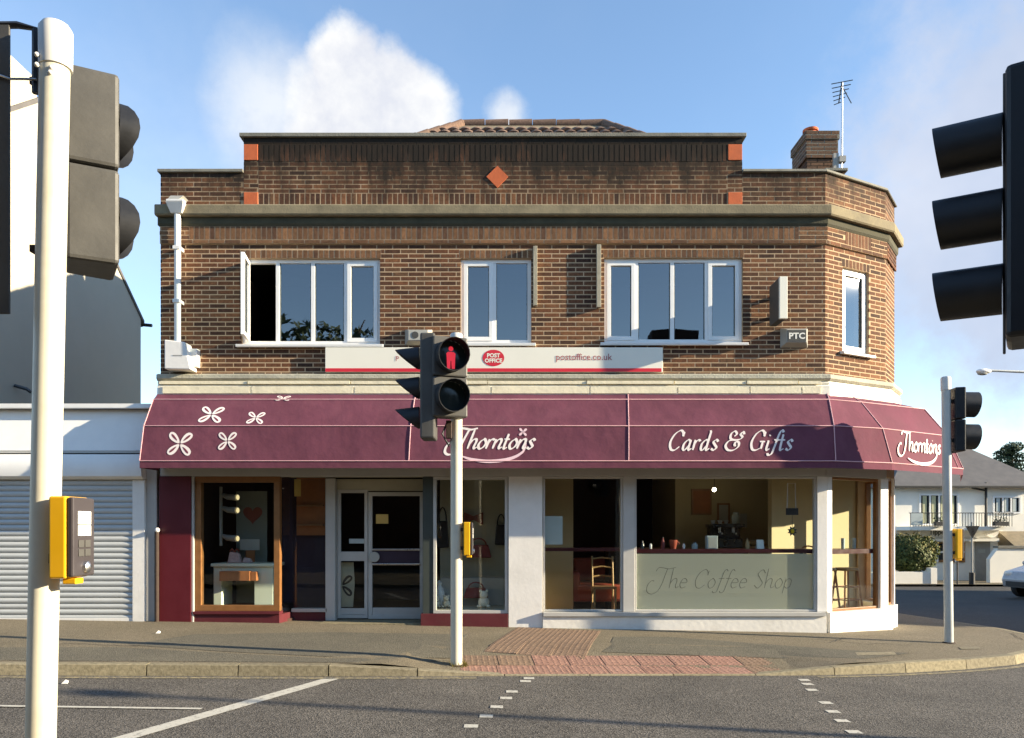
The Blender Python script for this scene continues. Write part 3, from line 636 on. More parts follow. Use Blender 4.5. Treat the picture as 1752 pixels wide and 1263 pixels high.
for k in range(4, 9):
    dd = k*.30; t = dd/run
    xa, xb = E[0].x+(ridge[0].x-E[0].x)*t, E[1].x+(ridge[1].x-E[1].x)*t
    x = xa+.12
    while x < xb-.06:
        o = bpy.data.objects.new('roof_tile', tm); col.objects.link(o); o.parent = roof
        o.location = Vector((x, 11.55+dd*math.cos(pitch), 7.05+dd*math.sin(pitch)+.012))-wloc(roof); o.rotation_euler = (pitch, 0, 0); x += .2; nt += 1
for a, c in ((ridge[0], ridge[1]), (E[0], ridge[0]), (E[1], ridge[1])):
    n = max(2, round((c-a).length/.42)); 
    for i in range(n):
        p, q = a.lerp(c, i/n), a.lerp(c, (i+.97)/n); b = MB(); b.tube([p+Vector((0, 0, .0)), q+Vector((0, 0, .0))], [.088, .10], 10); b.build('ridge_tile', M['tile'], roof)
# chimney
CY = 13.6; cs = CY/F; chx0, chx1 = (1381-876)*cs, (1430-876)*cs; ch0, ch1 = ZT-.6, EYE+(905-226)*cs
b = MB(); b.box(chx0, chx1, CY, CY+.62, ch0, ch1); chim = b.build('chimney', M['mortar'], shop)
PC = panel(0, CY, 0); PCl = panel(chx0, CY+.62, R(-90))
cb_ = courses(PC, chx0, chx1, EYE+(905-296)*cs, EYE+(905-272)*cs, [])+courses(PC, chx0-.02, chx1+.02, EYE+(905-272)*cs, EYE+(905-240)*cs, [], .03)+courses(PC, chx0-.035, chx1+.035, EYE+(905-240)*cs, ch1, [], .05)
cb_ += courses(PCl, 0, .62, EYE+(905-296)*cs, EYE+(905-272)*cs, [])+courses(PCl, -.03, .65, EYE+(905-272)*cs, EYE+(905-240)*cs, [], .03)+courses(PCl, -.05, .67, EYE+(905-240)*cs, ch1, [], .05)
stuff(joined('chimney_bricks', cb_, M['brick_plain'], chim))
b = MB(); b.box(chx0-.03, chx1+.03, CY-.029, CY+.65, EYE+(905-271)*cs, EYE+(905-240)*cs); b.box(chx0-.05, chx1+.05, CY-.049, CY+.67, EYE+(905-240)*cs, ch1); b.build('chimney_head', M['coping'], chim)
pc = Vector(((1396-876)*cs+.02, CY+.3, ch1)); b = MB(); b.lathe([(.12, 0), (.13, .02), (.115, .05), (.11, .14), (.135, .15), (.135, .19), (.10, .19), (.09, .1)], pc, 18); b.build('chimney_pot', M['terracotta'], chim)
# low pier with a cap behind the splayed parapet
b = MB(); p0 = PS(.78, -.6, 0); b.box(p0[0]-.02, p0[0]+.26, p0[1], p0[1]+.3, ZT-.6, ZT+.43); pier = b.build('roof_pier', M['brick_plain'], shop); b = MB(); b.box(p0[0]-.06, p0[0]+.30, p0[1]-.04, p0[1]+.34, ZT+.432, ZT+.48); b.build('cap_stone', M['coping'], pier, bevel=.01)
# ------------------------------------------------------------------ upper windows
def upvc(P, hole, lights, nm='window', sill=True, open_left=False):
    s0, s1, z0, z1 = hole; fw = .055; dd = -.05
    b = MB(); b.pbox(P, s0, s1, dd-.07, dd, z0, z0+fw); b.pbox(P, s0, s1, dd-.07, dd, z1-fw, z1); b.pbox(P, s0, s0+fw, dd-.07, dd, z0+fw, z1-fw); b.pbox(P, s1-fw, s1, dd-.07, dd, z0+fw, z1-fw)
    w_ = b.build(nm, M['upvc'], shop, bevel=.004)
    xs = [s0]+[s0+(s1-s0)*t for t in lights[0]]+[s1]
    for x in xs[1:-1]:
        b = MB(); b.pbox(P, x-.03, x+.03, dd-.068, dd-.002, z0+fw, z1-fw); b.build('mullion', M['upvc'], w_, bevel=.004)
    for i, kind in enumerate(lights[1]):
        a = xs[i]+(fw if i == 0 else .03); c = xs[i+1]-(fw if i == len(xs)-2 else .03); e, f = z0+fw, z1-fw
        if kind == 'sash':
            g_ = .045; b = MB(); o1 = dd+.012
            b.pbox(P, a-.012, c+.012, dd-.06, o1, e-.012, e+g_); b.pbox(P, a-.012, c+.012, dd-.06, o1, f-g_, f+.012); b.pbox(P, a-.012, a+g_, dd-.06, o1, e+g_, f-g_); b.pbox(P, c-g_, c+.012, dd-.06, o1, e+g_, f-g_)
            b.build('sash', M['upvc'], w_, bevel=.003); a, c, e, f = a+g_, c-g_, e+g_, f-g_
        if kind == 'open':
            # casement swung outwards on its left side
            L_ = c-a; Q0 = P(a+.012, dd+.02, 0); Q = panel(Q0[0], Q0[1], P.ang-R(82))
            b = MB(); g_ = .05
            b.pbox(Q, 0, L_, -.05, .0, e-.01, e+g_); b.pbox(Q, 0, L_, -.05, .0, f-g_, f+.01); b.pbox(Q, 0, g_, -.05, 0, e+g_, f-g_); b.pbox(Q, L_-g_, L_, -.05, 0, e+g_, f-g_)
            b.build('open_sash', M['upvc'], w_, bevel=.004)
            b = MB(); b.pbox(Q, g_-.005, L_-g_+.005, -.032, -.018, e+g_-.005, f-g_+.005); b.build('pane', M['window_glass'], w_); continue
        b = MB(); b.pbox(P, a-.006, c+.006, dd-.042, dd-.022, e-.006, f+.006); b.build('pane', M['window_glass'], w_)
        for x0_, x1_, y0_, y1_ in ((a-.002, a+.009, e, f), (c-.009, c+.002, e, f)):
            b = MB(); b.pbox(P, x0_, x1_, dd-.03, dd-.008, y0_, y1_); b.build('gasket', M['dark_frame'], w_)
    if sill:
        b = MB(); b.hexa([P(s0-.06, dd+.01, z0-.045), P(s1+.06, dd+.01, z0-.045), P(s1+.06, .075, z0-.055), P(s0-.06, .075, z0-.055), P(s0-.06, dd+.01, z0+.004), P(s1+.06, dd+.01, z0+.004), P(s1+.06, .08, z0-.018), P(s0-.06, .08, z0-.018)]); b.build('sill', M['upvc'], w_, bevel=.004)
    return w_
upvc(PF, WIN[0], ([.255, .51, .75], ['open', 'fix', 'fix', 'sash']))
upvc(PF, WIN[1], ([.475], ['sash', 'fix']))
upvc(PF, WIN[2], ([.235, .495, .745], ['sash', 'fix', 'fix', 'sash']))
upvc(PS, SWIN, ([], ['sash']))
# timber battens, downpipe and hopper
for px0, px1, py0, py1 in ((912, 919, 424, 525), (1020, 1027.5, 421, 528)):
    b = MB(); b.pbox(PF, FX(px0), FX(px1), .004, .075, FZ(py1), FZ(py0)); b.build('timber_batten', M['timber_grey'], shop, bevel=.004)
dp = thing('downpipe', (FX(309), Y0, FZ(590)), 'white plastic downpipe with hopper on the left end of the brick front', 'pipe')
b = MB(); b.tube([PF(FX(309.5), .11, FZ(592)), PF(FX(309.5), .11, FZ(368))], .045, 14); b.build('pipe', M['white_paint'], dp)
b = MB(); b.hexa([PF(FX(300), .16, FZ(372)), PF(FX(319), .16, FZ(372)), PF(FX(319), .06, FZ(372)), PF(FX(300), .06, FZ(372)), PF(FX(295), .23, FZ(356)), PF(FX(325), .23, FZ(356)), PF(FX(325), .05, FZ(356)), PF(FX(295), .05, FZ(356))])
b.pbox(PF, FX(296), FX(325), .14, .232, FZ(356)+.001, FZ(352)); b.build('hopper', M['white_paint'], dp, bevel=.006)
b = MB(); b.hexa([PF(FX(297), .20, FZ(351)), PF(FX(316), .20, FZ(351)), PF(FX(316), .0, FZ(351)), PF(FX(297), .0, FZ(351)), PF(FX(300), .16, FZ(343)), PF(FX(322), .16, FZ(343)), PF(FX(322), 0, FZ(343)), PF(FX(300), 0, FZ(343))]); b.build('outlet', M['alarm_grey'], dp)
for py in (430, 520):
    b = MB(); b.pbox(PF, FX(303.5), FX(315.5), .005, .165, FZ(py+3), FZ(py-3)); b.build('pipe_clip', M['white_paint'], dp, bevel=.004)

# ------------------------------------------------------------------ shopfront (parts of the building)
def part(name, m, *boxes, P=PF, parent=shop, bevel=.004):
    b = MB()
    for q in boxes: b.pbox(P, *q)
    return b.build(name, M[m], parent, bevel=bevel)
ZH_ = FZ(806)                                                                  # head of the shopfront
part('shopfront_lintel', 'grey_frame', (XL, XR, -.20, .02, FZ(815), 2.98))
part('shopfront_lintel', 'grey_frame', (0, SL, -.20, .02, FZ(815), 2.98), P=PS)
part('pilaster', 'maroon_paint', (FX(274), FX(328), -.22, .03, -.2, FZ(815.3)))
part('pilaster_edge', 'grey_frame', (FX(328.3), FX(332), -.1, .015, .02, FZ(815.3)))
part('pier', 'white_paint', (FX(870), FX(928), -.26, .01, -.2, FZ(815.3)))
# left display window
def frame4(name, m, a, c, e, f, w_, d0, d1, P=PF, parent=shop):
    return part(name, m, (a, c, d0, d1, e, e+w_), (a, c, d0, d1, f-w_, f), (a, a+w_, d0, d1, e+w_, f-w_), (c-w_, c, d0, d1, e+w_, f-w_), P=P, parent=parent)
def pane(a, c, e, f, d, m='shop_glass', P=PF, parent=shop):
    return part('pane', m, (a, c, d-.006, d, e, f), P=P, parent=parent, bevel=0)
w1 = frame4('display_window', 'varnish', FX(333), FX(478), FZ(1046), FZ(815.3), .085, -.12, -.015); pane(FX(343), FX(468), FZ(1036), FZ(825), -.05, parent=w1)
part('window_sill', 'maroon_base', (FX(331), FX(479), -.15, .03, FZ(1051), FZ(1046.3)))
part('stall_riser', 'maroon_base', (FX(331), FX(478), -.15, .0, -.1, FZ(1051.3)))
# the porch: canted side, recessed glass, door, all set back
DR = .52; YD = Y0+DR; sd = YD/F
DX = lambda px: (px-876)*sd
DZ = lambda py: EYE+(905-py)*sd
PDo = panel(0, YD, 0)
xa, xb = FX(478), DX(500)
cang = math.atan2(.40, xb-xa+.02); PCa = panel(xa, Y0+.02, cang); CLn = math.hypot(.40, xb-xa+.02)
part('stall_riser', 'maroon_base', (0.01, CLn, -.1, 0, -.1, FZ(1052)), P=PCa); pane(.02, CLn, FZ(1050), FZ(816), -.03, P=PCa)
PR = panel(0, Y0+.42, 0); xc = (560-876)*(Y0+.42)/F
part('stall_riser', 'maroon_base', (xb+.02, xc, -.12, 0, -.1, DZ(1046)), P=PR); part('window_sill', 'grey_frame', (xb+.02, xc, -.1, .02, DZ(1046), DZ(1040)), P=PR); pane(xb+.02, xc, DZ(1040), FZ(816), -.04, P=PR)
part('glazing_post', 'grey_frame', (DX(560), DX(576), -.06, .12, .1, FZ(815.6)), P=PDo)
part('porch_ceiling', 'ceiling_tile', (FX(479), FX(722), -.62, -.21, FZ(813), FZ(811)), bevel=0)
part('transom_panel', 'beige_panel', (DX(576), DX(726), -.06, -.01, DZ(840), FZ(815.8)), P=PDo)
sl_ = frame4('side_light', 'grey_frame', DX(577), DX(629), DZ(1058), DZ(838), .05, -.05, .0, PDo)
part('side_light_rail', 'grey_frame', (DX(580), DX(627), -.048, -.003, DZ(960), DZ(944)), (DX(580), DX(627), -.048, -.003, DZ(1052), DZ(1041)), P=PDo, parent=sl_); pane(DX(580), DX(627), DZ(1052), DZ(841), -.025, P=PDo, parent=sl_)
door = frame4('door', 'grey_frame', DX(630), DX(725), DZ(1059), DZ(842), .06, -.05, .004, PDo)
part('kick_rail', 'grey_frame', (DX(637), DX(719), -.048, .0, DZ(1053), DZ(1040)), P=PDo, parent=door); part('mid_rail', 'interior_purple', (DX(637), DX(719), -.046, -.002, DZ(964), DZ(942)), P=PDo, parent=door)
part('push_bar', 'metal', (DX(637), DX(719), -.0015, .02, DZ(942), DZ(939)), (DX(637), DX(719), -.0015, .02, DZ(967), DZ(964)), P=PDo, parent=door)
pane(DX(637), DX(719), DZ(1041), DZ(848), -.025, P=PDo, parent=door)
b = MB(); b.lathe([(.001, -.02), (.075, -.02), (.08, -.008), (.075, .0), (.001, .0)], PDo(DX(641), .022, DZ(953)), 20, 'Y'); b.build('door_sticker', M['card_grey'], door)
part('door_notice', 'gold_card', (DX(643), DX(664), -.018, -.012, DZ(896), DZ(880)), P=PDo, parent=door, bevel=0)
part('opening_notice', 'menu_blue', (DX(597), DX(623), -.018, -.012, DZ(930), DZ(922)), P=PDo, parent=sl_, bevel=0)
part('door_step', 'kerbstone', (DX(560), DX(727), -.1, .5, -.1, DZ(1060)), P=PDo)
part('porch_side', 'dark_frame', (FX(723), FX(741), -.56, -.02, .05, FZ(815.9)))
# right display window
w2 = frame4('display_window', 'grey_frame', FX(741), FX(869), FZ(1050), FZ(815.3), .045, -.10, -.01); pane(FX(745), FX(866), FZ(1045), FZ(819), -.05, parent=w2)
part('stall_riser', 'maroon_base', (FX(720), FX(869), -.2, .02, -.1, FZ(1050.3)))
# coffee shop windows
CZ0 = FZ(1047)
w3 = frame4('cafe_window', 'grey_frame', FX(929), FX(1066), CZ0, FZ(815.3), .03, -.10, -.02); pane(FX(931), FX(1064), FZ(1045), FZ(817), -.06, parent=w3)
part('mullion', 'grey_frame', (FX(1066.2), FX(1085.8), -.12, .0, CZ0, FZ(815.3)))
w4 = frame4('cafe_window', 'grey_frame', FX(1086), FX(1398), CZ0, FZ(815.3), .03, -.10, -.02); pane(FX(1088), FX(1396), FZ(1045), FZ(817), -.06, parent=w4)
part('frosted_film', 'frosted', (FX(1089.5), FX(1394.5), -.074, -.070, FZ(1044), FZ(948)), parent=w4, bevel=0)
part('window_sill', 'grey_frame', (FX(929), FX(1410), -.15, .075, FZ(1054), FZ(1047.3)))
part('plinth', 'white_plinth', (FX(928.3), XR, -.25, .045, -.25, FZ(1054.4)))
part('plinth', 'white_plinth', (0.03, SL+.09, -.2, .062, -.3, FZ(1048)), P=PS)
part('corner_post', 'white_paint', (FX(1398.3), XR+.03, -.14, .0, FZ(1047), FZ(815.3))); part('corner_post', 'white_paint', (.033, .13, -.12, .012, FZ(1047.8), FZ(815.5)), P=PS)
w5 = frame4('cafe_window', 'varnish', .135, 1.20, FZ(1047.8), FZ(815.5), .035, -.10, -.03, PS); pane(.15, 1.185, FZ(1043), FZ(818), -.06, P=PS, parent=w5)
part('corner_post', 'white_paint', (1.205, SL+.05, -.12, .012, FZ(1047.8), FZ(815.5)), P=PS)
# shop interior shell
FLZ = .17
def shell(name, m, b): return b.build(name, M[m], shop)
b = MB(); b.prism([PF(XL+.26, -.2, -.1), PF(FX(478), -.2, -.1), (FX(500), YD+.06, -.1), (FX(740), YD+.06, -.1), PF(FX(745), -.2, -.1), PF(FX(905), -.2, -.1), (FX(905), 17.2, -.1), (XL+.26, 17.2, -.1)], (0, 0, FLZ+.1)); shell('shop_floor', 'carpet', b)
b = MB(); b.prism([PF(FX(906), -.26, -.1), PF(XR-.03, -.26, -.1), PS(SL-.07, -.22, -.1), PD(.65, -.23, -.1), (5.88, 16.0, -.1), (FX(906), 16.0, -.1)], (0, 0, FLZ+.08)); shell('cafe_floor', 'wood', b)
b = MB(); b.prism([PF(XL+.1, -.21, 2.62), PF(XR, -.21, 2.62), PS(SL-.05, -.21, 2.62), PD(DL, -.25, 2.62), (c2[0]-.2, 17.2, 2.62), (XL+.1, 17.2, 2.62)], (0, 0, .05)); shell('ceiling', 'ceiling_tile', b)
b = MB(); b.box(FX(895), FX(906), Y0+.27, 17.2, .0, 2.61); shell('party_wall', 'interior_cream', b)
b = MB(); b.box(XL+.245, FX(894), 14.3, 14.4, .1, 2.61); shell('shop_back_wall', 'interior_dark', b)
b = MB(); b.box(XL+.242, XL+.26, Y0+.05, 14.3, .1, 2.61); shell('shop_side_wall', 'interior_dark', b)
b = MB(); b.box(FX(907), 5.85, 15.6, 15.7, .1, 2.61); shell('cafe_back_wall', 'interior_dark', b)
b = MB(); b.box(2.85, 3.0, 13.4, 15.6, .1, 2.61); b.box(3.0, 4.65, 13.5, 13.62, .1, 2.61); b.box(4.65, 4.8, 13.3, 15.6, .1, 2.61); shell('cafe_partition', 'interior_cream', b)
b = MB(); b.pbox(PE, .85, EL, -.30, -.24, .1, 2.61); shell('cafe_side_wall', 'interior_cream', b)
b = MB(); b.box(.46, 1.0, 12.55, 12.65, .1, 2.61); shell('cafe_stub_wall', 'interior_cream', b)
part('plinth', 'white_plinth', (.06, DL, -.2, .05, -.3, FZ(1048)), P=PD); part('plinth', 'white_plinth', (.03, .8, -.2, .03, -.3, FZ(1048)-.004), P=PE); part('glazing_post', 'white_paint', (DL-.06, DL, -.1, .01, FZ(1048)+.002, 2.299), P=PD)
w6 = frame4('cafe_side_window', 'varnish', .12, DL-.065, FZ(1047.8), 2.296, .04, -.10, -.03, PD); pane(.14, DL-.09, FZ(1043), 2.27, -.06, P=PD, parent=w6)
w7 = frame4('cafe_side_window', 'varnish', .06, .79, FZ(1047.8), 2.296, .04, -.10, -.03, PE); pane(.08, .77, FZ(1043), 2.27, -.06, P=PE, parent=w7)
ip = PE(.86, -.26, 0); PI = panel(ip[0], ip[1], A28)
b = MB(); b.pbox(PI, -1.95, -.9, -.08, 0, .16, 2.61); b.pbox(PI, -.78, -.02, -.08, 0, .16, 2.61); shell('cafe_screen_wall', 'interior_cream', b)
part('door_frame', 'white_paint', (-.9, -.84, -.1, .02, .16, 2.3), (-.83, -.78, -.1, .02, .16, 2.3), P=PI)
b = MB(); b.box(FX(470)-.22, FX(560)-.2, Y0+.97, Y0+1.02, .17, 2.6); shell('display_back_panel', 'interior_purple', b)
b = MB(); b.box(FX(742), FX(868), Y0+.98, Y0+1.03, .17, 2.6); shell('display_back_panel', 'beige_panel', b)
b = MB(); b.box(FX(742), FX(868), Y0+.11, Y0+.97, .17, FZ(1044)); shell('display_deck', 'beige_panel', b)
b = MB(); b.box(FX(343), FX(470), Y0+.16, Y0+1.0, .17, FZ(1042)); shell('display_deck', 'carpet', b)

# ------------------------------------------------------------------ lettering with a broad nib
def stroke(b, pts, wd, thin, ang, to3, depth, n=10):
    if len(pts) > 2:
        c = catmull([Vector(p) for p in pts], n)
    else: c = [Vector(pts[0]).lerp(Vector(pts[1]), i/4) for i in range(5)]
    nib = Vector((math.cos(ang), math.sin(ang))); vs = []; N = len(c)
    for i, p in enumerate(c):
        t = c[min(i+1, N-1)]-c[max(i-1, 0)]; t = t.normalized() if t.length > 1e-9 else Vector((1, 0))
        nn = Vector((-t.y, t.x)); h = thin+(wd-thin)*abs(t.x*nib.y-t.y*nib.x)
        if i in (0, N-1): h *= .7
        for sg in (-1, 1): vs.append(to3(p+nn*h*sg/2, depth+.0004*i/N))
    b.add(vs, [(2*i, 2*i+1, 2*i+3, 2*i+2) for i in range(N-1)])
G = {
 'T': (1.05, [[(-.55, 1.75), (-.35, 2.12), (.1, 2.1), (.7, 2.0), (1.35, 2.15)], [(.55, 2.05), (.42, 1.2), (.30, .4), (.0, -.35), (-.55, -.62), (-1.02, -.35), (-1.1, .25), (-.8, .75), (-.52, .72)]]),
 'h': (.92, [[(0, 2.05), (0, 0)], [(0, .45), (.22, .9), (.5, 1.0), (.62, .75), (.58, .25), (.68, .02), (.9, .18)]]),
 'o': (.82, [[(.4, 1), (.12, .8), (.0, .4), (.22, .0), (.55, .15), (.68, .6), (.42, 1.0), (.3, .98)]]),
 'r': (.62, [[(.02, 1), (0, 0)], [(.0, .55), (.2, .92), (.4, 1.0), (.52, .86)]]),
 'n': (.92, [[(.02, 1), (0, 0)], [(0, .45), (.22, .9), (.5, 1.0), (.62, .75), (.58, .25), (.68, .02), (.9, .18)]]),
 't': (.55, [[(.12, 1.55), (.1, .3), (.2, .0), (.45, .15)], [(-.14, 1.0), (.42, 1.0)]]),
 's': (.68, [[(.55, .82), (.34, 1.02), (.1, .8), (.3, .52), (.5, .25), (.3, .0), (.0, .14)]]),
 'C': (1.25, [[(1.12, 1.35), (1.0, 1.78), (.7, 1.92), (.25, 1.55), (.0, .8), (.2, .12), (.6, .0), (1.0, .35)], [(1.16, 1.8), (1.08, 1.35)]]),
 'G': (1.45, [[(1.12, 1.35), (1.0, 1.78), (.7, 1.92), (.25, 1.55), (.0, .8), (.2, .12), (.6, .0), (1.05, .25)], [(1.16, 1.8), (1.08, 1.35)], [(1.1, .82), (1.06, .12)], [(.8, .84), (1.32, .84)]]),
 'a': (.95, [[(.6, .9), (.35, 1.0), (.05, .62), (.06, .12), (.28, .03), (.58, .5)], [(.64, 1.0), (.58, .25), (.68, .0), (.88, .18)]]),
 'd': (.95, [[(.6, .9), (.35, 1.0), (.05, .62), (.06, .12), (.28, .03), (.58, .5)], [(.66, 1.9), (.58, .25), (.68, .0), (.88, .18)], [(.5, 1.85), (.68, 1.92)]]),
 'i': (.48, [[(.1, .95), (.06, .2), (.16, .0), (.36, .16)], [(.1, 1.38), (.13, 1.5)]]),
 'f': (.62, [[(.82, 1.75), (.62, 1.95), (.42, 1.6), (.26, .5), (.1, -.35), (-.2, -.48), (-.3, -.3)], [(.05, 1.0), (.62, 1.0)]]),
 '&': (1.75, [[(1.55, 1.55), (1.4, 1.8), (1.2, 1.55), (1.42, 1.3), (1.2, 1.05), (.7, 1.0), (.3, 1.15), (.25, 1.6), (.55, 1.85), (.8, 1.6), (.62, 1.35)], [(.7, 1.0), (.2, .9), (-.02, .45), (.3, .02), (.85, .0), (1.25, .35), (1.2, .75), (.9, .8), (.85, .5), (1.02, .45)]]),
 'e': (.78, [[(.06, .55), (.62, .6), (.5, .95), (.2, .95), (.0, .45), (.2, .02), (.6, .15)]]),
 'S': (1.0, [[(.85, 1.55), (.55, 1.9), (.15, 1.5), (.45, 1.0), (.75, .5), (.4, .0), (.0, .3)]]),
 'p': (.9, [[(.05, 1.0), (.0, -.55)], [(.0, .5), (.25, .95), (.6, .85), (.6, .2), (.3, .0), (.02, .2)]]),
 'U': (1.2, [[(.5, 1.85), (.45, .0)], [(-.1, 1.85), (1.1, 1.85)]]),
}
def write(text, to3, x, size, wd, thin, ang=.6, shear=.3, track=0):
    b = MB(); k = 0
    for ch in text:
        if ch == ' ': x += .62*size; continue
        adv, ss = G[ch]
        for st_ in ss:
            stroke(b, [(x+(px+shear*py)*size, py*size) for px, py in st_], wd*size, thin*size, ang, to3, .0006+.0006*(k % 5)); k += 1
        x += (adv+track)*size
    return b, x
def text_mb(s, size, to3, align='LEFT', bold=0, xs=1):
    c = bpy.data.curves.new('t', 'FONT'); c.body = s; c.size = size; c.align_x = align; c.offset = bold; c.resolution_u = 3
    o = bpy.data.objects.new('t', c); col.objects.link(o); dg = bpy.context.evaluated_depsgraph_get(); me = bpy.data.meshes.new_from_object(o.evaluated_get(dg))
    b = MB(); b.add([to3(Vector((v.co.x*xs, v.co.y)), 0) for v in me.vertices], [tuple(p.vertices) for p in me.polygons])
    bpy.data.objects.remove(o); bpy.data.curves.remove(c); bpy.data.meshes.remove(me); return b
def petals(b, to3, cx, cy, r, rot, vein=False, squash=1.0):
    for k in range(4):
        a = rot+k*math.pi/2; ca, sa = math.cos(a), math.sin(a); pts = []
        L0, L1, Wd = (.06, 1.0, .30) if not vein else (.28, .86, .085)
        for i in range(17):
            t = i/16*2*math.pi; q = (1-math.cos(t))/2; xx = L0+(L1-L0)*q; yy = Wd*math.sin(t)*(.55+.6*q)*(1 if math.sin(t) > 0 else .8)
            pts.append(to3(Vector((cx+r*(xx*ca-yy*sa), cy+r*squash*(xx*sa+yy*ca))), (.0026 if vein else .0012)+.0003*k))
        b.add(pts[:-1], [tuple(range(16))])

# ------------------------------------------------------------------ awning
aw = thing('awning', (0, Y0-.3, 2.34), 'long maroon canvas awning with white lettering over the shopfront', 'awning')
LV = [ # level: front-left, front corner, splay start, splay end, side end
 [(XL, 11.03, 3.46), (4.52, 11.03, 3.46), (4.98, 11.27, 3.45), (5.74, 11.67, 3.43), (6.69, 13.5, 3.42)],
 [(-5.09, 10.90, 3.335), (4.50, 10.90, 3.335), (5.06, 11.13, 3.335), (6.27, 11.68, 3.32), (7.2, 13.5, 3.32)],
 [(-5.10, 10.64, 2.925), (4.46, 10.64, 2.925), (5.27, 10.92, 2.925), (6.70, 11.80, 2.925), (7.7, 13.6, 2.925)],
 [(-5.12, 10.56, 2.432), (4.45, 10.56, 2.432), (5.39, 10.89, 2.432), (7.00, 11.92, 2.432), (8.0, 13.7, 2.432)],
 [(-5.12, 10.558, 2.336), (4.45, 10.558, 2.336), (5.39, 10.888, 2.336), (7.0, 11.918, 2.336), (8.0, 13.7, 2.336)]]
LV = [[Vector(p) for p in r] for r in LV]
def bilerp(r0, r1, c, s, t): return (r0[c].lerp(r0[c+1], s)).lerp(r1[c].lerp(r1[c+1], s), t)
names = ['front_canvas', 'corner_canvas', 'splay_canvas', 'side_canvas']
for c in range(4):
    b = MB(); nx = 40 if c == 0 else 10
    for r in range(4):
        nz = 6 if r < 3 else 1; vs = []
        for j in range(nz+1):
            for i in range(nx+1):
                s, t = i/nx, j/nz; p = bilerp(LV[r], LV[r+1], c, s, t)
                nrm = (LV[r][c+1]-LV[r][c]).cross(LV[r+1][c]-LV[r][c]).normalized()
                if nrm.y > 0: nrm = -nrm
                sag = -math.sin(math.pi*t)*(.0022+.0012*math.sin(i*1.7+r)+.001*math.sin(i*.6))*(1 if r < 3 else 0)*min(1, s*8+.1, (1-s)*8+.1)
                vs.append(p+nrm*sag)
        b.add(vs, [(j*(nx+1)+i, j*(nx+1)+i+1, (j+1)*(nx+1)+i+1, (j+1)*(nx+1)+i) for j in range(nz) for i in range(nx)])
    b.smooth = True; b.build(names[c], M['canvas'], aw)
b = MB(); e = [LV[r][0] for r in range(5)]; b.add(e+[Vector((XL, 11.03, 2.336))], [(0, 1, 2, 3, 4, 5)]); b.build('end_canvas', M['canvas'], aw)
def pipe(pts, r=.007): b = MB(); b.tube(pts, r, 6); return b.build('piping', M['piping'], aw)
off_ = Vector((0, -.004, .002))
for r in (1, 2, 3): pipe([p+off_ for p in LV[r]], .0075)
def colpts(c, s): return [LV[r][c].lerp(LV[r][c+1], s)+off_ for r in range(4)]
for s_ in ((700-240)/(1430-240), (1076-240)/(1430-240)): pipe(colpts(0, s_))
pipe(colpts(1, 0)); pipe(colpts(2, 0)); pipe([LV[r][2].lerp(LV[r][3], .93)+off_ for r in (2, 3)]); pipe([LV[r][3]+off_ for r in (1, 2, 3)]); pipe([LV[r][0]+off_ for r in (1, 2, 3)])
for s_ in (.02, .25, .5, .75, .98): q = LV[4][0].lerp(LV[4][1], s_); b = MB(); b.box(q.x-.012, q.x+.012, q.y+.02, 11.07, q.z+.03, q.z+.055); b.build('frame_arm', M['grey_frame'], aw)
def band_map(r, c, x_off, flip=0):
    """metres along the band from px position, height above the lower seam"""
    A_, B_ = LV[r+1][c], LV[r+1][c+1]; u = (B_-A_).normalized(); up = (LV[r][c]-LV[r+1][c]); up = up-u*up.dot(u); up.normalize(); nn = u.cross(up)
    if nn.y > 0: nn = -nn
    return lambda p, d: A_+u*(x_off+p.x)+up*p.y+nn*(d+.0012)
ax = lambda px, Y: (px-876)/F*Y+5.12
lo = band_map(2, 0, 0); hi = band_map(1, 0, 0); top = band_map(0, 0, 0)
def lettering(name, b, m): return b.build(name, M[m], aw)
def logo(to3, x, y, sz, sx=1):
    f = lambda p, d: to3(Vector((x+(p.x)*sx, y+p.y)), d)
    b, xe = write('Thorntons', f, 0, sz, .30, .10, .55, .38, .06); lettering('lettering', b, 'letter')
    b = MB(); P_ = [(.55, -.78), (1.6, -1.12), (3.4, -1.32), (5.4, -1.05), (6.7, -.35), (7.1, .6)]
    c = catmull([Vector(p)*sz for p in P_], 12); vs = []; N = len(c)
    for i, p in enumerate(c):
        t = (c[min(i+1, N-1)]-c[max(i-1, 0)]).normalized(); nn = Vector((-t.y, t.x)); h = sz*.28*math.sin(math.pi*(i/(N-1))**.8)**.8*.55+.003
        for sg in (-1, 1): vs.append(f(p+nn*h*sg, .002))
    b.add(vs, [(2*i, 2*i+1, 2*i+3, 2*i+2) for i in range(N-1)]); lettering('swoosh', b, 'letter_pink')
    b = MB(); petals(b, f, 6.75*sz, 1.75*sz, .52*sz, .7); lettering('blossom', b, 'letter_pink')
logo(lo, ax(781, 10.6), .175, .136)
b, xe = write('Cards & Gifts', lo, 0, .145, .27, .07, .5, .30, .10)
x0_ = ax(1143, 10.6); sc_ = (ax(1356, 10.6)-x0_)/xe
b, _ = write('Cards & Gifts', lambda p, d: lo(Vector((x0_+p.x*sc_, .155+p.y)), d), 0, .145, .27, .07, .5, .30, .10); lettering('lettering', b, 'letter')
spl0 = band_map(2, 2, 0); spl = lambda p, d: spl0(p, d+.012)
logo(spl, .33, .20, .138, .92)
def blossom(to3, px, Y, h, r, rot, sq=1):
    b = MB(); petals(b, to3, ax(px, Y), h, r, rot, False, sq); o = lettering('blossom', b, 'letter'); b = MB(); petals(b, to3, ax(px, Y), h, r, rot, True, sq); b.build('blossom_veins', M['vein'], o)
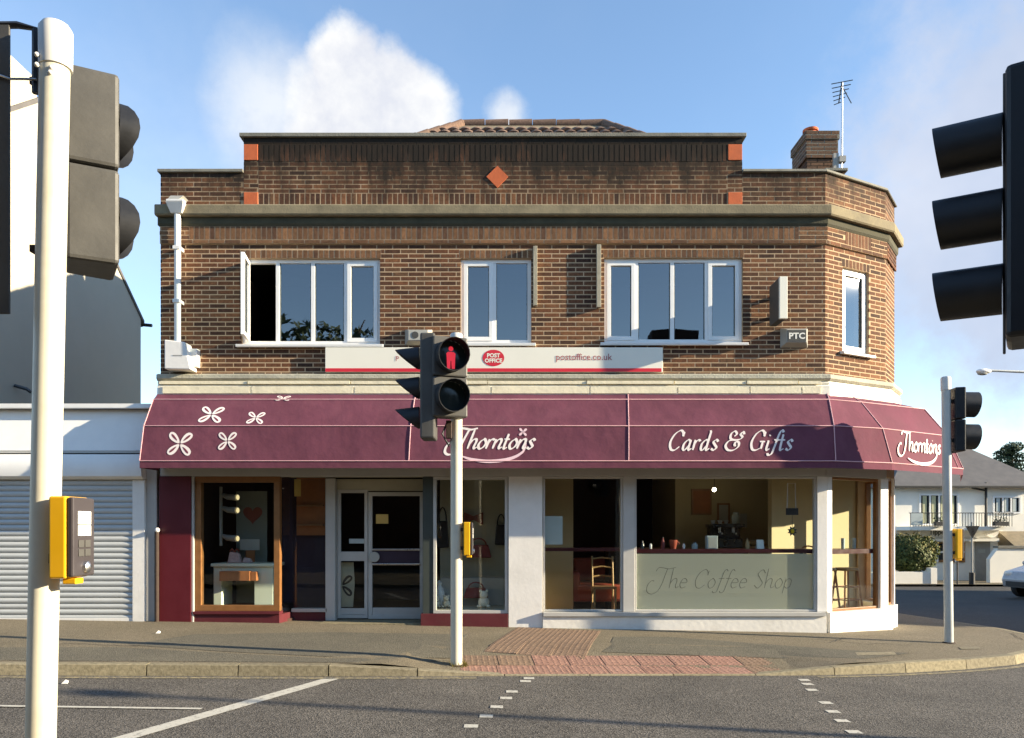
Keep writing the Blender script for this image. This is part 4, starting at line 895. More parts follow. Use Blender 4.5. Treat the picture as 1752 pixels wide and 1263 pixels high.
blossom(lo, 308, 10.6, .245, .215, .72); blossom(lo, 389, 10.6, .285, .165, .78); blossom(hi, 360, 10.76, .205, .21, .72, .9); blossom(hi, 437, 10.76, .145, .155, .72, .9); blossom(top, 482, 10.95, .03, .13, .72, .6)

# ------------------------------------------------------------------ things on the brick front
po = thing('post_office_sign', (FX(845), Y0, FZ(640)), 'long cream sign board with red stripe and red oval badge', 'sign')
part('board', 'sign_cream', (FX(559), FX(1132), .03, .09, FZ(639), FZ(597)), parent=po)
part('stripe', 'sign_red', (FX(559)+.003, FX(1129.5), .0905, .094, FZ(638.5), FZ(632.5)), parent=po, bevel=0)
b = MB(); ring = [(math.cos(2*math.pi*i/40), math.sin(2*math.pi*i/40)) for i in range(40)]
b.add([PF(FX(844.5)+.155*c, .093, FZ(615)+.118*s) for c, s in ring], [tuple(range(40))]); badge = b.build('badge', M['sign_red'], po)
for s_, py in (('POST', 613.8), ('OFFICE', 622.6)):
    b = text_mb(s_, .078, lambda p, d: PF(FX(844.5)+p.x, .0945, FZ(py)+p.y), 'CENTER', .003, 1.0); b.build('badge_text', M['sign_cream'], badge)
b = text_mb('postoffice.co.uk', .132, lambda p, d: PF(FX(950)+p.x, .0935, FZ(618.5)+p.y), 'LEFT', .0005, .96); b.build('web_address', M['sign_text'], po)
b = text_mb('P', .105, lambda p, d: PF(FX(678)+p.x, .0935, FZ(620.5)+p.y)); b.build('letter', M['sign_text'], po)
# projecting sign
ps = thing('projecting_sign', (FX(1340), Y0, FZ(546)), 'dark box sign with white edge sticking out from the brick wall', 'sign')
SPY = 10.6; spx = lambda px: (px-876)*SPY/F; spz = lambda py: EYE+(905-py)*SPY/F
part('edge_trim', 'sign_cream', (spx(1334), spx(1347.5), .46, .50, spz(545), spz(473)), parent=ps, bevel=.004)
part('sign_box', 'alarm_dark', (spx(1334.6), spx(1347), .06, .459, spz(544.5), spz(473.5)), parent=ps, bevel=.004)
part('bracket', 'grey_frame', (spx(1339), spx(1343), .002, .058, spz(530), spz(524)), (spx(1339), spx(1343), .002, .058, spz(495), spz(489)), parent=ps)
def alarm(pxc, pyc, w_, h_, label, txt, m_):
    t_ = thing('alarm_box', (FX(pxc), Y0, FZ(pyc)), label, 'alarm box'); x_, z_ = FX(pxc), FZ(pyc)
    b = MB(); b.hexa([PF(x_-w_, .004, z_-h_), PF(x_+w_, .004, z_-h_), PF(x_+w_, .004, z_+h_), PF(x_-w_, .004, z_+h_), PF(x_-w_*.72, .12, z_-h_*.62), PF(x_+w_*.72, .12, z_-h_*.62), PF(x_+w_*.72, .12, z_+h_*.72), PF(x_-w_*.72, .12, z_+h_*.72)]); b.build('casing', M['alarm_grey'], t_, bevel=.006)
    b = MB(); b.pbox(PF, x_-w_*.66, x_+w_*.66, .121, .124, z_-h_*.55, z_+h_*.64); b.build('front_plate', M[m_], t_)
    if txt: b = text_mb(txt, .118, lambda p, d: PF(x_+p.x, .1265, z_-.035+p.y), 'CENTER', .004, 1.1); b.build('lettering', M['label_white'], t_)
    return t_
alarm(1358, 579, .20, .14, 'grey alarm box lettered in white below the projecting sign', 'PTC', 'alarm_dark')
a2 = alarm(716.5, 578, .20, .115, 'pale alarm box with a round emblem above the sign board', None, 'card_grey')
b = MB(); b.lathe([(.001, -.003), (.05, -.003), (.05, 0), (.001, 0)], PF(FX(712), .125, FZ(577)), 18, 'Y'); b.build('emblem', M['alarm_dark'], a2)
cb2 = thing('meter_box', (FX(316), Y0, FZ(638)), 'white plastic cabinet at the foot of the downpipe on the corner', 'box')
b = MB(); b.hexa([PF(FX(294), .24, FZ(637)), PF(FX(338), .24, FZ(638)), PF(FX(338), .005, FZ(638)), PF(FX(294), .005, FZ(637)), PF(FX(294), .24, FZ(588)), PF(FX(328), .24, FZ(592)), PF(FX(328), .005, FZ(592)), PF(FX(294), .005, FZ(588))]); b.build('cabinet', M['white_paint'], cb2, bevel=.012)
part('side_clip', 'white_paint', (FX(329), FX(343), .01, .12, FZ(630), FZ(600)), parent=cb2); part('slot', 'alarm_grey', (FX(308), FX(324), .2405, .2435, FZ(615.5), FZ(614)), parent=cb2, bevel=0)
# TV aerial on a mast
AY = 13.4; as_ = AY/F; axx = (1440-876)*as_; zz = lambda py: EYE+(905-py)*as_
ta = thing('tv_aerial', (axx, AY, zz(290)), 'thin metal television aerial on a mast beside the chimney', 'aerial')
b = MB(); b.tube([(axx, AY, zz(292)), (axx+.01, AY, zz(140))], .016, 8); b.build('mast', M['metal'], ta)
b = MB(); b.tube([(axx-.08, AY-.2, zz(152)), (axx+.14, AY+.45, zz(152))], .011, 6); b.build('boom', M['steel_dark'], ta)
for k in range(6):
    t_ = k/5; c_ = Vector((axx-.08+.22*t_, AY-.2+.65*t_, zz(152))); b = MB(); b.tube([c_+Vector((-.16+.02*k, .06, 0)), c_+Vector((.16-.02*k, -.06, 0))], .008, 5); b.build('element', M['steel_dark'], ta)
b = MB(); b.tube([(axx+.02, AY, zz(150)), (axx+.17, AY, zz(177))], .009, 5); b.build('strut', M['steel_dark'], ta)
b = MB(); b.box(axx-.05, axx+.06, AY-.04, AY+.06, zz(278), zz(268)); b.box(axx-.14, axx-.05, AY+.0, AY+.05, zz(290), zz(262)); b.build('bracket', M['alarm_grey'], ta)

# ------------------------------------------------------------------ inside the shop
DK = FZ(1042)
t = thing('display_table', (-4.03, 11.75, DK), 'pale green-white mantelpiece stand in the left display window', 'stand')
x0_, x1_ = -4.47, -3.58; z1_ = FZ(972)
b = MB(); b.box(x0_, x0_+.12, 11.5, 11.95, DK, z1_); b.box(x1_-.28, x1_, 11.5, 11.95, DK, z1_); b.box(x0_+.121, x1_-.281, 11.5, 11.95, z1_-.16, z1_); b.build('surround', M['display_white'], t, bevel=.006)
b = MB(); b.box(x0_-.03, x1_+.03, 11.46, 11.98, z1_+.001, z1_+.05); b.build('top', M['display_white'], t, bevel=.008)
t = thing('wooden_box', (-4.08, 11.4, z1_), 'brown wooden drawer front hung on the mantelpiece stand', 'box')
b = MB(); b.box(-4.32, -3.87, 11.33, 11.455, FZ(996), FZ(979)); b.build('tray', M['box_brown'], t, bevel=.005); b = MB(); b.box(-3.86, -3.78, 11.35, 11.455, FZ(996), FZ(980)); b.build('tray_end', M['box_brown'], t, bevel=.005)
t = thing('gift_bag', (-4.18, 11.65, z1_+.06), 'pink wrapped gift on top of the mantelpiece stand', 'gift')
zg = z1_+.052; b = MB(); b.hexa([(-4.29, 11.55, zg), (-4.08, 11.55, zg), (-4.08, 11.68, zg), (-4.29, 11.68, zg), (-4.26, 11.58, zg+.17), (-4.12, 11.58, zg+.15), (-4.12, 11.64, zg+.15), (-4.26, 11.64, zg+.17)]); b.build('wrapping', M['gift_pink'], t, bevel=.015)
b = MB(); b.hexa([(-4.07, 11.57, zg), (-3.92, 11.57, zg), (-3.92, 11.66, zg), (-4.07, 11.66, zg), (-4.05, 11.59, zg+.08), (-3.95, 11.59, zg+.07), (-3.95, 11.64, zg+.07), (-4.05, 11.64, zg+.08)]); b.build('small_parcel', M['gift_pink'], t, bevel=.012)
for dx in (-.035, .035): b = MB(); b.tube([(-4.19, 11.6, zg+.165), (-4.19+dx, 11.59, zg+.215), (-4.19+dx*2, 11.6, zg+.175)], .012, 6); b.build('bow', M['heart_red'], t)
t = thing('price_card', (-4.05, 11.8, FZ(945)), 'grey card leaning behind the pink gift', 'card'); b = MB(); b.box(-4.2, -3.9, 11.86, 11.875, FZ(944), FZ(924)); b.build('card', M['card_grey'], t); b = MB(); b.box(-4.12, -3.98, 11.88, 11.9, z1_+.051, FZ(944)); b.build('stand', M['box_brown'], t)
t = thing('heart_poster', (-4.08, 12.02, DK), 'tall grey board with a faded red heart in the left display', 'poster'); b = MB(); b.box(-4.32, -3.84, 12.03, 12.05, .3, FZ(835)); b.build('board', M['poster_grey'], t)
hp = []
for i in range(28):
    a = i/28*2*math.pi; hp.append((-4.06+.0095*16*math.sin(a)**3, 12.026, FZ(878)+.0095*(13*math.cos(a)-5*math.cos(2*a)-2*math.cos(3*a)-math.cos(4*a))))
b = MB(); b.add(hp, [tuple(range(28))]); b.build('heart', M['heart_red'], t)
trk = thing('spot_light_track', (-4.35, 11.6, FZ(938)), 'upright black track carrying three spotlights in the left window', 'light track'); b = MB(); b.box(-4.40, -4.37, 11.55, 11.6, FZ(935), FZ(830)); b.build('track', M['alarm_grey'], trk)
for py in (848, 871, 921):
    z = FZ(py); b = MB(); b.tube([(-4.36, 11.58, z+.03), (-4.28, 11.56, z), (-4.12, 11.5, z-.01)], [.03, .045, .05], 12); o = b.build('spot_head', M['alarm_grey'], trk); b = MB(); b.ball((-4.105, 11.5, z-.01), (.02, .04, .04), 10, 6); b.build('bulb', M['spot_glow'], o)
t = thing('hanging_tag', (-3.03, 11.75, FZ(846)), 'gold swing tag hanging in the canted window', 'tag'); b = MB(); b.box(-3.34, -3.24, 11.78, 11.785, FZ(846), FZ(815)); b.build('tag', M['gold_card'], t)
t = thing('shelf_unit', (-2.7, 11.9, .2), 'brown shelf unit glowing dimly behind the canted glass', 'shelves')
b = MB(); b.box(-3.36, -2.92, 11.98, 12.04, 1.4, 2.5); b.build('panel', M['box_brown'], t)
for z in (1.55, 1.85): b = MB(); b.box(-3.34, -2.93, 11.9, 11.98, z, z+.02); b.build('shelf', M['wood'], t)
t = thing('flower_banner', (DX(588), YD+.2, .2), 'cream banner with a big brown petal flower inside the side light', 'banner')
b = MB(); b.prism([PDo(DX(577), -.12, DZ(1040)), PDo(DX(601), -.12, DZ(1040)), PDo(DX(604), -.12, DZ(1000)), PDo(DX(602), -.12, DZ(963)), PDo(DX(577), -.12, DZ(963))], (0, .01, 0)); b.build('cloth', M['beige_panel'], t)
b = MB(); petals(b, lambda p, d: PDo(p.x, -.118+d, p.y), DX(582), DZ(1003), .21, .75); b.build('flower', M['bag_black'], t)
b = MB(); petals(b, lambda p, d: PDo(p.x, -.116+d, p.y), DX(582), DZ(1003), .21, .75, True); b.build('flower_veins', M['beige_panel'], t)
# right display: bags and soft toys
dz = FZ(1044)
def handbag(x, y, z, w_, h_, m, label):
    t = thing('handbag', (x, y, z), label, 'handbag'); b = MB(); b.hexa([(x-w_, y-.05, z), (x+w_, y-.05, z), (x+w_, y+.05, z), (x-w_, y+.05, z), (x-w_*.75, y-.03, z+h_), (x+w_*.75, y-.03, z+h_), (x+w_*.75, y+.03, z+h_), (x-w_*.75, y+.03, z+h_)]); b.build('body', M[m], t, bevel=.015)
    b = MB(); b.tube([(x+w_*.6*math.cos(a), y, z+h_*.95+h_*.55*math.sin(a)) for a in [i*math.pi/8 for i in range(9)]], .012, 6); b.build('handle', M[m], t)
handbag(-1.08, 11.95, FZ(940), .10, .42, 'bag_black', 'tall black bag hanging at the left of the right display window')
handbag(-.52, 11.95, FZ(958), .20, .20, 'bag_red', 'dark red handbag hung behind the push button pole')
handbag(-.17, 11.98, FZ(935), .10, .32, 'bag_black', 'black bag with a long strap at the right of the display')
handbag(-.55, 11.7, dz+.12, .19, .16, 'bag_red', 'small dark red handbag standing low in the display window')
t = thing('bow_ornament', (-.35, 12.0, FZ(870)), 'dark red bow ornament pinned high in the display window', 'ornament'); b = MB(); x, z = -.6, FZ(885)
for s_ in (-1, 1): b.prism([(x, 11.97, z-.03), (x+s_*.15, 11.97, z-.11), (x+s_*.15, 11.97, z+.09), (x, 11.97, z+.03)], (0, .03, 0))
b.build('bow', M['heart_red'], t)
def teddy(x, y, z, r, m, label):
    t = thing('soft_toy', (x, y, z), label, 'soft toy'); b = MB(); b.ball((x, y, z+r), (r, r*.8, r), 12, 8); b.ball((x, y-.02, z+r*2.3), r*.72, 12, 8)
    for s_ in (-1, 1): b.ball((x+s_*r*.55, y, z+r*2.95), r*.28, 8, 6); b.ball((x+s_*r*.85, y-.05, z+r*.35), (r*.4, r*.6, r*.3), 8, 6)
    b.build('body', M[m], t); b = MB()
    for s_ in (-1, 1): b.ball((x+s_*r*.25, y-r*.72, z+r*2.45), r*.09, 6, 5)
    b.build('eyes', M['bag_black'], t)
for x, r, m, lb in ((-1.24, .06, 'plush_orange', 'small orange soft toy at the left end of the display deck'), (-1.12, .055, 'plush_white', 'small cream soft toy beside the orange one'), (-.98, .06, 'plush_white', 'cream soft toy next to the white pole'), (-.42, .085, 'plush_white', 'white soft toy with round ears right of the pole')): teddy(x, 11.4+random.uniform(0, .12), dz, r, m, lb)
t = thing('figurine', (-.98, 11.6, dz), 'tall pale figurine standing behind the soft toys', 'figurine'); b = MB(); b.lathe([(.09, 0), (.07, .1), (.085, .2), (.06, .28), (.03, .31), (.045, .36), (.001, .40)], (-1.10, 11.62, dz), 14); b.build('figure', M['china'], t)
t = thing('display_shelf_box', (-1.0, 11.85, dz), 'dull grey plinth at the back of the right display', 'plinth'); b = MB(); b.box(-1.1, -.12, 11.8, 12.07, dz, dz+.42); b.build('block', M['card_grey'], t, bevel=.01)

# ------------------------------------------------------------------ inside the cafe
CF = FLZ-.02
def zc(py, Y): return EYE+(905-py)*Y/F
t = thing('window_bar', (FX(1240), 11.35, FZ(944)), 'dark maroon counter shelf along the large cafe window', 'counter'); b = MB(); b.box(FX(1088), FX(1396), 11.19, 11.52, FZ(946.5), FZ(940)); b.build('top', M['bar_maroon'], t)
b = MB()
for x in (FX(1100), FX(1240), FX(1385)): b.box(x, x+.04, 11.45, 11.49, CF, FZ(946.6))
b.build('supports', M['dark_frame'], t)
t = thing('window_bar', (FX(1000), 11.35, FZ(944)), 'dark counter shelf across the narrow cafe window', 'counter'); b = MB(); b.box(FX(931), FX(1064), 11.19, 11.45, FZ(943.5), FZ(938)); b.build('top', M['bar_maroon'], t)
t = thing('window_bar', PS(.65, -.3, FZ(944)), 'maroon counter shelf inside the splayed corner window', 'counter'); b = MB(); b.pbox(PS, .14, 1.18, -.5, -.09, FZ(949), FZ(941)); b.build('top', M['bar_maroon'], t)
def stool(x, y, rz, label):
    t = thing('bar_stool', (x, y, CF), label, 'stool', 'wooden bar stools in the corner window'); M4 = Matrix.Translation((x, y, CF)) @ Matrix.Rotation(rz, 4, 'Z')
    b = MB(); b.lathe([(.001, .70), (.17, .70), (.18, .72), (.17, .745), (.001, .75)], (0, 0, 0), 18); b.xform(M4); b.build('seat', M['wood_light'], t)
    for sx in (-1, 1):
        for sy in (-1, 1): b = MB(); b.tube([(sx*.11, sy*.11, .70), (sx*.17, sy*.17, 0)], .016, 8); b.xform(M4); b.build('leg', M['wood'], t)
    for z in (.25, .45):
        b = MB(); k = .11+.06*(1-z/.7); q = [(k, k, z), (-k, k, z), (-k, -k, z), (k, -k, z)]
        for i in range(4): b.tube([q[i], q[(i+1) % 4]], .010, 6)
        b.xform(M4); b.build('rungs', M['wood'], t)
stool(4.86, 11.95, .2, 'wooden bar stool nearest the left post of the corner window'); stool(5.22, 11.98, .5, 'wooden bar stool right of its twin in the corner window')
t = thing('bentwood_chair', (4.85, 12.35, CF), 'wooden chair with hooped back behind the bar stools', 'chair'); b = MB(); b.lathe([(.001, .45), (.2, .45), (.2, .48), (.001, .48)], (4.85, 12.4, CF), 16); b.build('seat', M['wood'], t)
b = MB(); b.tube([(4.85+.19*math.cos(a), 12.58, CF+.85+.22*math.sin(a)) for a in [i*math.pi/10 for i in range(11)]], .014, 6); b.tube([(4.66, 12.58, CF+.85), (4.68, 12.55, CF+.46)], .014, 6); b.tube([(5.04, 12.58, CF+.85), (5.02, 12.55, CF+.46)], .014, 6); b.build('back_hoop', M['wood'], t)
for sx, sy in ((-1, -1), (1, -1), (-1, 1), (1, 1)): b = MB(); b.tube([(4.85+sx*.14, 12.4+sy*.14, CF+.45), (4.85+sx*.18, 12.4+sy*.18, CF)], .014, 6); b.build('leg', M['wood'], t)
t = thing('armchair', (1.2, 12.9, CF), 'red leather tub chair in the narrow cafe window', 'armchair')
b = MB(); b.box(1.05, 1.85, 12.6, 13.3, CF+.15, CF+.45); b.build('seat', M['leather_red'], t, bevel=.05); b = MB(); b.box(1.05, 1.85, 13.2, 13.4, CF+.452, CF+.85); b.build('backrest', M['leather_red'], t, bevel=.05)
for x in (.98, 1.80): b = MB(); b.box(x, x+.14, 12.6, 13.2, CF+.15, CF+.65); b.build('arm', M['leather_red'], t, bevel=.04)
for x in (1.0, 1.68):
    for y in (12.65, 13.3): b = MB(); b.tube([(x, y, CF), (x, y, CF+.2)], .02, 6); b.build('leg', M['wood'], t)
t = thing('wooden_chair', (1.42, 11.85, CF), 'slim wooden chair in front of the red tub chair', 'chair')
b = MB(); b.box(1.24, 1.6, 11.7, 12.05, CF+.43, CF+.46); b.build('seat', M['wood'], t)
for x in (1.26, 1.58):
    b = MB(); b.tube([(x, 11.72, CF), (x, 11.73, CF+.43)], .017, 6); b.build('leg', M['wood_light'], t); b = MB(); b.tube([(x, 12.1, CF), (x, 12.03, CF+.45), (x, 12.1, CF+.92)], .017, 6); b.build('leg', M['wood_light'], t)
for z in (.6, .74, .88): b = MB(); b.tube([(1.26, 12.07, CF+z), (1.42, 12.1, CF+z+.02), (1.58, 12.07, CF+z)], .014, 6); b.build('slat', M['wood_light'], t)
t = thing('napkin_dispenser', (FX(1225), 11.3, FZ(940)), 'white square napkin dispenser on the cafe counter shelf', 'dispenser'); b = MB(); b.box(FX(1214), FX(1233), 11.25, 11.36, FZ(940)+.002, FZ(917)); b.build('case', M['menu_blue'], t, bevel=.008); b = MB(); b.box(FX(1216.5), FX(1230.5), 11.246, 11.2495, FZ(938), FZ(920)); b.build('front_plate', M['card_grey'], t)
t = thing('red_mug', (FX(1158), 11.35, FZ(940)), 'small red mug on the cafe counter shelf', 'mug'); b = MB(); b.lathe([(.045, 0), (.06, .09), (.062, .13), (.05, .13), (.045, .02)], (FX(1158), 11.35, FZ(940)+.002), 14); b.build('cup', M['leather_red'], t); b = MB(); b.tube([(FX(1158)+.055, 11.35, FZ(933)), (FX(1158)+.095, 11.35, FZ(931)), (FX(1158)+.058, 11.35, FZ(927))], .009, 6); b.build('handle', M['leather_red'], t)
for px, lb in ((1118, 'tiny white salt pot at the left of the counter shelf'), (1176, 'tiny white pepper pot right of the red mug')):
    t = thing('salt_pot', (FX(px), 11.33, FZ(940)), lb, 'pot'); b = MB(); b.lathe([(.02, 0), (.022, .05), (.014, .07), (.001, .08)], (FX(px), 11.33, FZ(940)+.002), 10); b.build('pot', M['china'], t)
# serving counter with coffee machine
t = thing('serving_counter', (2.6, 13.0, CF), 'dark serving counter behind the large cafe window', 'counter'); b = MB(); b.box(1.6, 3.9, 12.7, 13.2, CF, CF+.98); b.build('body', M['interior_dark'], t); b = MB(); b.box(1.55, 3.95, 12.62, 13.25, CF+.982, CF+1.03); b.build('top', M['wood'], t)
kz = CF+1.032; kx = (1245-876)/F*12.8
t = thing('coffee_machine', (kx, 12.9, kz), 'steel espresso machine with cups on top behind the counter', 'coffee machine')
b = MB(); b.box(kx-.26, kx+.24, 12.75, 13.15, kz, kz+.16); b.box(kx-.26, kx+.24, 12.9, 13.15, kz+.161, kz+.34); b.box(kx-.28, kx+.26, 12.7, 13.17, kz+.341, kz+.40); b.build('body', M['steel_dark'], t, bevel=.008)
for k in (-.13, .1): b = MB(); b.tube([(kx+k, 12.82, kz+.34), (kx+k, 12.82, kz+.25)], .03, 10); b.tube([(kx+k, 12.8, kz+.25), (kx+k, 12.66, kz+.24)], .014, 8); b.build('brew_head', M['metal'], t)
for k, w_ in ((-.22, 'left'), (-.1, 'middle'), (.0, 'right')): 
    o = thing('coffee_cup', (kx+k, 12.9, kz+.402), w_+' one of the three white cups on the espresso machine', 'cup', 'cups on the espresso machine'); b = MB(); b.lathe([(.025, 0), (.045, .06), (.04, .06), (.02, .01)], (kx+k, 12.9, kz+.402), 12); b.build('cup', M['china'], o)
t = thing('glass_jar', (kx+.17, 12.9, kz+.40), 'tall glass jar at the right end of the espresso machine', 'jar'); b = MB(); b.lathe([(.07, 0), (.075, .12), (.05, .17), (.055, .19), (.001, .2)], (kx+.17, 12.9, kz+.402), 14); b.build('jar', M['menu_blue'], t)
t = thing('pastry_tray', (kx+.5, 12.85, kz), 'wooden tray of pastries beside the espresso machine', 'tray'); b = MB(); b.box(kx+.32, kx+.72, 12.7, 12.95, kz, kz+.03); b.build('tray', M['wood_light'], t); b = MB(); b.ball((kx+.42, 12.8, kz+.08), (.1, .08, .05), 10, 6); b.ball((kx+.6, 12.8, kz+.06), (.07, .06, .035), 10, 6); b.build('pastries', M['wood_light'], t)
t = thing('wall_notice', (3.9, 13.49, zc(880, 13.5)), 'pale framed notice on the cream cafe partition', 'notice'); b = MB(); b.box(3.92, 4.12, 13.47, 13.495, zc(903, 13.5), zc(879, 13.5)); b.build('frame', M['card_grey'], t)
t = thing('wall_menu', (FX(946), 11.2, FZ(930)), 'pale blue menu sheet stuck inside the narrow cafe window', 'menu'); b = MB(); b.box(FX(931), FX(963), 11.172, 11.176, FZ(932), FZ(883)); b.build('sheet', M['menu_blue'], t)
t = thing('pendant_lamp', (FX(1222)*1.15, 12.8, zc(838, 12.8)), 'small bright ceiling lamp glowing in the cafe', 'lamp'); lx = (1222-876)/F*12.8; lz = zc(838, 12.8); b = MB(); b.ball((lx, 12.8, lz), .035, 12, 8); b.build('bulb', M['lamp_glow'], t); b = MB(); b.tube([(lx, 12.8, lz+.03), (lx, 12.8, 2.62)], .006, 6); b.build('flex', M['dark_frame'], t)
t = thing('hanging_flower', (FX(1365), 11.3, FZ(905)), 'yellow star decoration hanging in the cafe window', 'ornament'); fx_, fz_ = FX(1363), FZ(909); st_ = []
for i in range(16): a = i*math.pi/8; r_ = .075 if i % 2 else .045; st_.append((fx_+r_*math.cos(a), 11.27, fz_+r_*math.sin(a)))
b = MB(); b.prism(st_, (0, .01, 0)); b.build('star', M['dark_frame'], t); b = MB(); b.ball((fx_, 11.262, fz_), (.03, .02, .035), 10, 6); b.build('centre', M['flower_yellow'], t); b = MB(); b.tube([(fx_, 11.275, fz_+.04), (fx_, 11.275, FZ(880))], .004, 5); b.build('cord', M['dark_frame'], t)
t = thing('hanging_sign', (FX(1362), 11.3, FZ(880)), 'black hanging open-sign frame in the right of the cafe window', 'sign'); b = MB(); b.box(FX(1352), FX(1373), 11.26, 11.28, FZ(881), FZ(869)); b.build('board', M['bag_black'], t); b = MB(); b.tube([(FX(1354), 11.27, FZ(869)), (FX(1355), 11.27, FZ(826)), (FX(1368), 11.27, FZ(826)), (FX(1369), 11.27, FZ(869))], .008, 5); b.build('chain', M['grey_frame'], t)
t = thing('paper_cup', PS(.42, -.3, FZ(941)), 'white paper cup on the corner window shelf', 'cup'); q = PS(.36, -.25, 0); b = MB(); b.lathe([(.045, 0), (.055, .19), (.05, .19), (.001, .17)], (q[0], q[1], FZ(941)+.002), 14); b.build('cup', M['china'], t)
for s_, lb in ((.75, 'thin drinking glass in the middle of the corner shelf'), (1.0, 'thin drinking glass at the right end of the corner shelf')):
    q = PS(s_, -.3, 0); t = thing('drinking_glass', (q[0], q[1], FZ(941)), lb, 'glass'); b = MB(); b.lathe([(.026, 0), (.03, .16), (.027, .16), (.001, .15)], (q[0], q[1], FZ(941)+.002), 12); b.build('glass', M['menu_blue'], t)
# more clutter along the cafe shelf
for px, h_, r_, m_, nm, lb in ((1104, .12, .03, 'steel_dark', 'pepper_mill', 'dark pepper mill at the far left of the counter shelf'), (1140, .17, .03, 'bag_red', 'sauce_bottle', 'red sauce bottle left of the red mug'), (1196, .10, .045, 'menu_blue', 'sugar_jar', 'squat sugar jar left of the napkin dispenser'), (1288, .15, .03, 'wood_light', 'sauce_bottle', 'brown sauce bottle right of the napkin dispenser')):
    t = thing(nm, (FX(px), 11.36, FZ(940)), lb, nm.replace('_', ' ')); b = MB(); b.lathe([(r_, 0), (r_, h_*.6), (r_*.45, h_*.78), (r_*.45, h_*.92)], (FX(px), 11.36, FZ(940)+.002), 12); b.build('body', M[m_], t); b = MB(); b.lathe([(r_*.55, h_*.921), (r_*.5, h_), (.001, h_*1.02)], (FX(px), 11.36, FZ(940)+.002), 10); b.build('cap', M['bag_black'], t)
t = thing('menu_card', (FX(1310), 11.35, FZ(940)), 'small folded menu card standing on the counter shelf', 'card'); b = MB(); b.hexa([(FX(1304), 11.32, FZ(940)+.002), (FX(1316), 11.32, FZ(940)+.002), (FX(1316), 11.40, FZ(940)+.002), (FX(1304), 11.40, FZ(940)+.002), (FX(1304), 11.355, FZ(924)), (FX(1316), 11.355, FZ(924)), (FX(1316), 11.365, FZ(924)), (FX(1304), 11.365, FZ(924))]); b.build('card', M['label_white'], t)
for (x0_, x1_, z0_, z1_, m_), lb in (((3.15, 3.5, 1.75, 2.2, 'box_brown'), 'brown framed picture high on the cream cafe partition'), ((3.6, 3.82, 1.6, 1.95, 'card_grey'), 'small grey framed picture beside the brown one')):
    t = thing('wall_picture', (x0_, 13.49, z0_), lb, 'picture'); b = MB(); b.box(x0_, x1_, 13.465, 13.495, z0_, z1_); b.build('frame', M['wood'], t); b = MB(); b.box(x0_+.03, x1_-.03, 13.46, 13.464, z0_+.03, z1_-.03); b.build('print', M[m_], t)
# etched lettering on the film
b, xe = write('The Coffee Shop', lambda p, d: (0, 0, 0), 0, .14, .075, .035, .6, .22, .08)
x0_ = FX(1127); k_ = (FX(1360)-x0_)/xe
b, _ = write('The Coffee Shop', lambda p, d: PF(x0_+p.x*k_, -.0692+d*.25, FZ(1007)+p.y), 0, .14, .075, .035, .6, .22, .08)
b.build('etched_lettering', M['etch'], w4)

# ------------------------------------------------------------------ traffic signals
def visor(b, c, ax_, r, L, cut=1.0, tilt=0, n=20, thick=.006):
    """hood round a lens: c centre, ax_ outward axis, cut: how much of the lower half is cut back"""
    c = Vector(c); a = Vector(ax_).normalized(); a = (a+Vector((0, 0, -tilt))).normalized(); side_ = a.cross(Vector((0, 0, 1))).normalized(); up = side_.cross(a)
    rows = []
    for k in range(n+1):
        an = math.pi/2+2*math.pi*k/n; d = side_*math.cos(an)+up*math.sin(an); h = math.sin(an)
        L_ = L*(1-cut*(.5-.5*h)**1.1) if L > 0 else -L*(1-abs(h)**2.2*.92)
        rows.append((c+d*r, c+d*r*1.0+a*L_, c+d*(r-thick)+a*L_, c+d*(r-thick)))
    vs = [p for q in rows for p in q]
    b.add(vs, [(4*i+j, 4*(i+1)+j, 4*(i+1)+(j+1) % 4, 4*i+(j+1) % 4) for i in range(n) for j in range(4)]); b.smooth = True
def ped_head(root, c, z0, yaw, rad=.17, w_=.39, h_=.42, d_=.2, lit=None, hood=.19, cut=.55, m='signal_grey'):
    """two aspects; yaw 0 looks towards -Y"""
    M4 = Matrix.Translation((c[0], c[1], z0)) @ Matrix.Rotation(yaw, 4, 'Z')
    for k in range(2):
        b = MB(); b.hexa([(-w_/2+.02, d_, k*h_+.004), (w_/2-.02, d_, k*h_+.004), (w_/2, 0, k*h_+.004), (-w_/2, 0, k*h_+.004), (-w_/2+.02, d_, (k+1)*h_-.004), (w_/2-.02, d_, (k+1)*h_-.004), (w_/2, 0, (k+1)*h_-.004), (-w_/2, 0, (k+1)*h_-.004)])
        b.xform(M4); hd = b.build('signal_head', M[m], root, bevel=.018)
        r = rad; b = MB(); visor(b, (0, -.002, (k+.5)*h_), (0, -1, 0), r, hood, cut, .03); b.xform(M4); b.build('visor', M['visor_black'], hd)
        b = MB(); b.lathe([(r-.006, -.004), (r*.6, -.012), (.001, -.016)], (0, 0, (k+.5)*h_), 24, 'Y'); b.xform(M4); b.build('lens', M['lens_dark'], hd)
        if lit is not None and k == lit:
            b = MB(); f = -.02; zc_ = (k+.5)*h_-.02
            def P2(x, z): return (x, f, zc_+z)
            man = [(-.042, -.115), (-.008, -.115), (-.004, -.03), (.004, -.03), (.008, -.115), (.042, -.115), (.046, .0), (.05, .045), (.03, .062), (-.03, .062), (-.05, .045), (-.046, .0)]
            b.prism([P2(x, z) for x, z in man], (0, .003, 0)); b.lathe([(.001, 0), (.026, 0), (.026, .003), (.001, .003)], P2(0, .095), 12, 'Y'); b.xform(M4); b.build('red_figure', M['red_man'], hd)
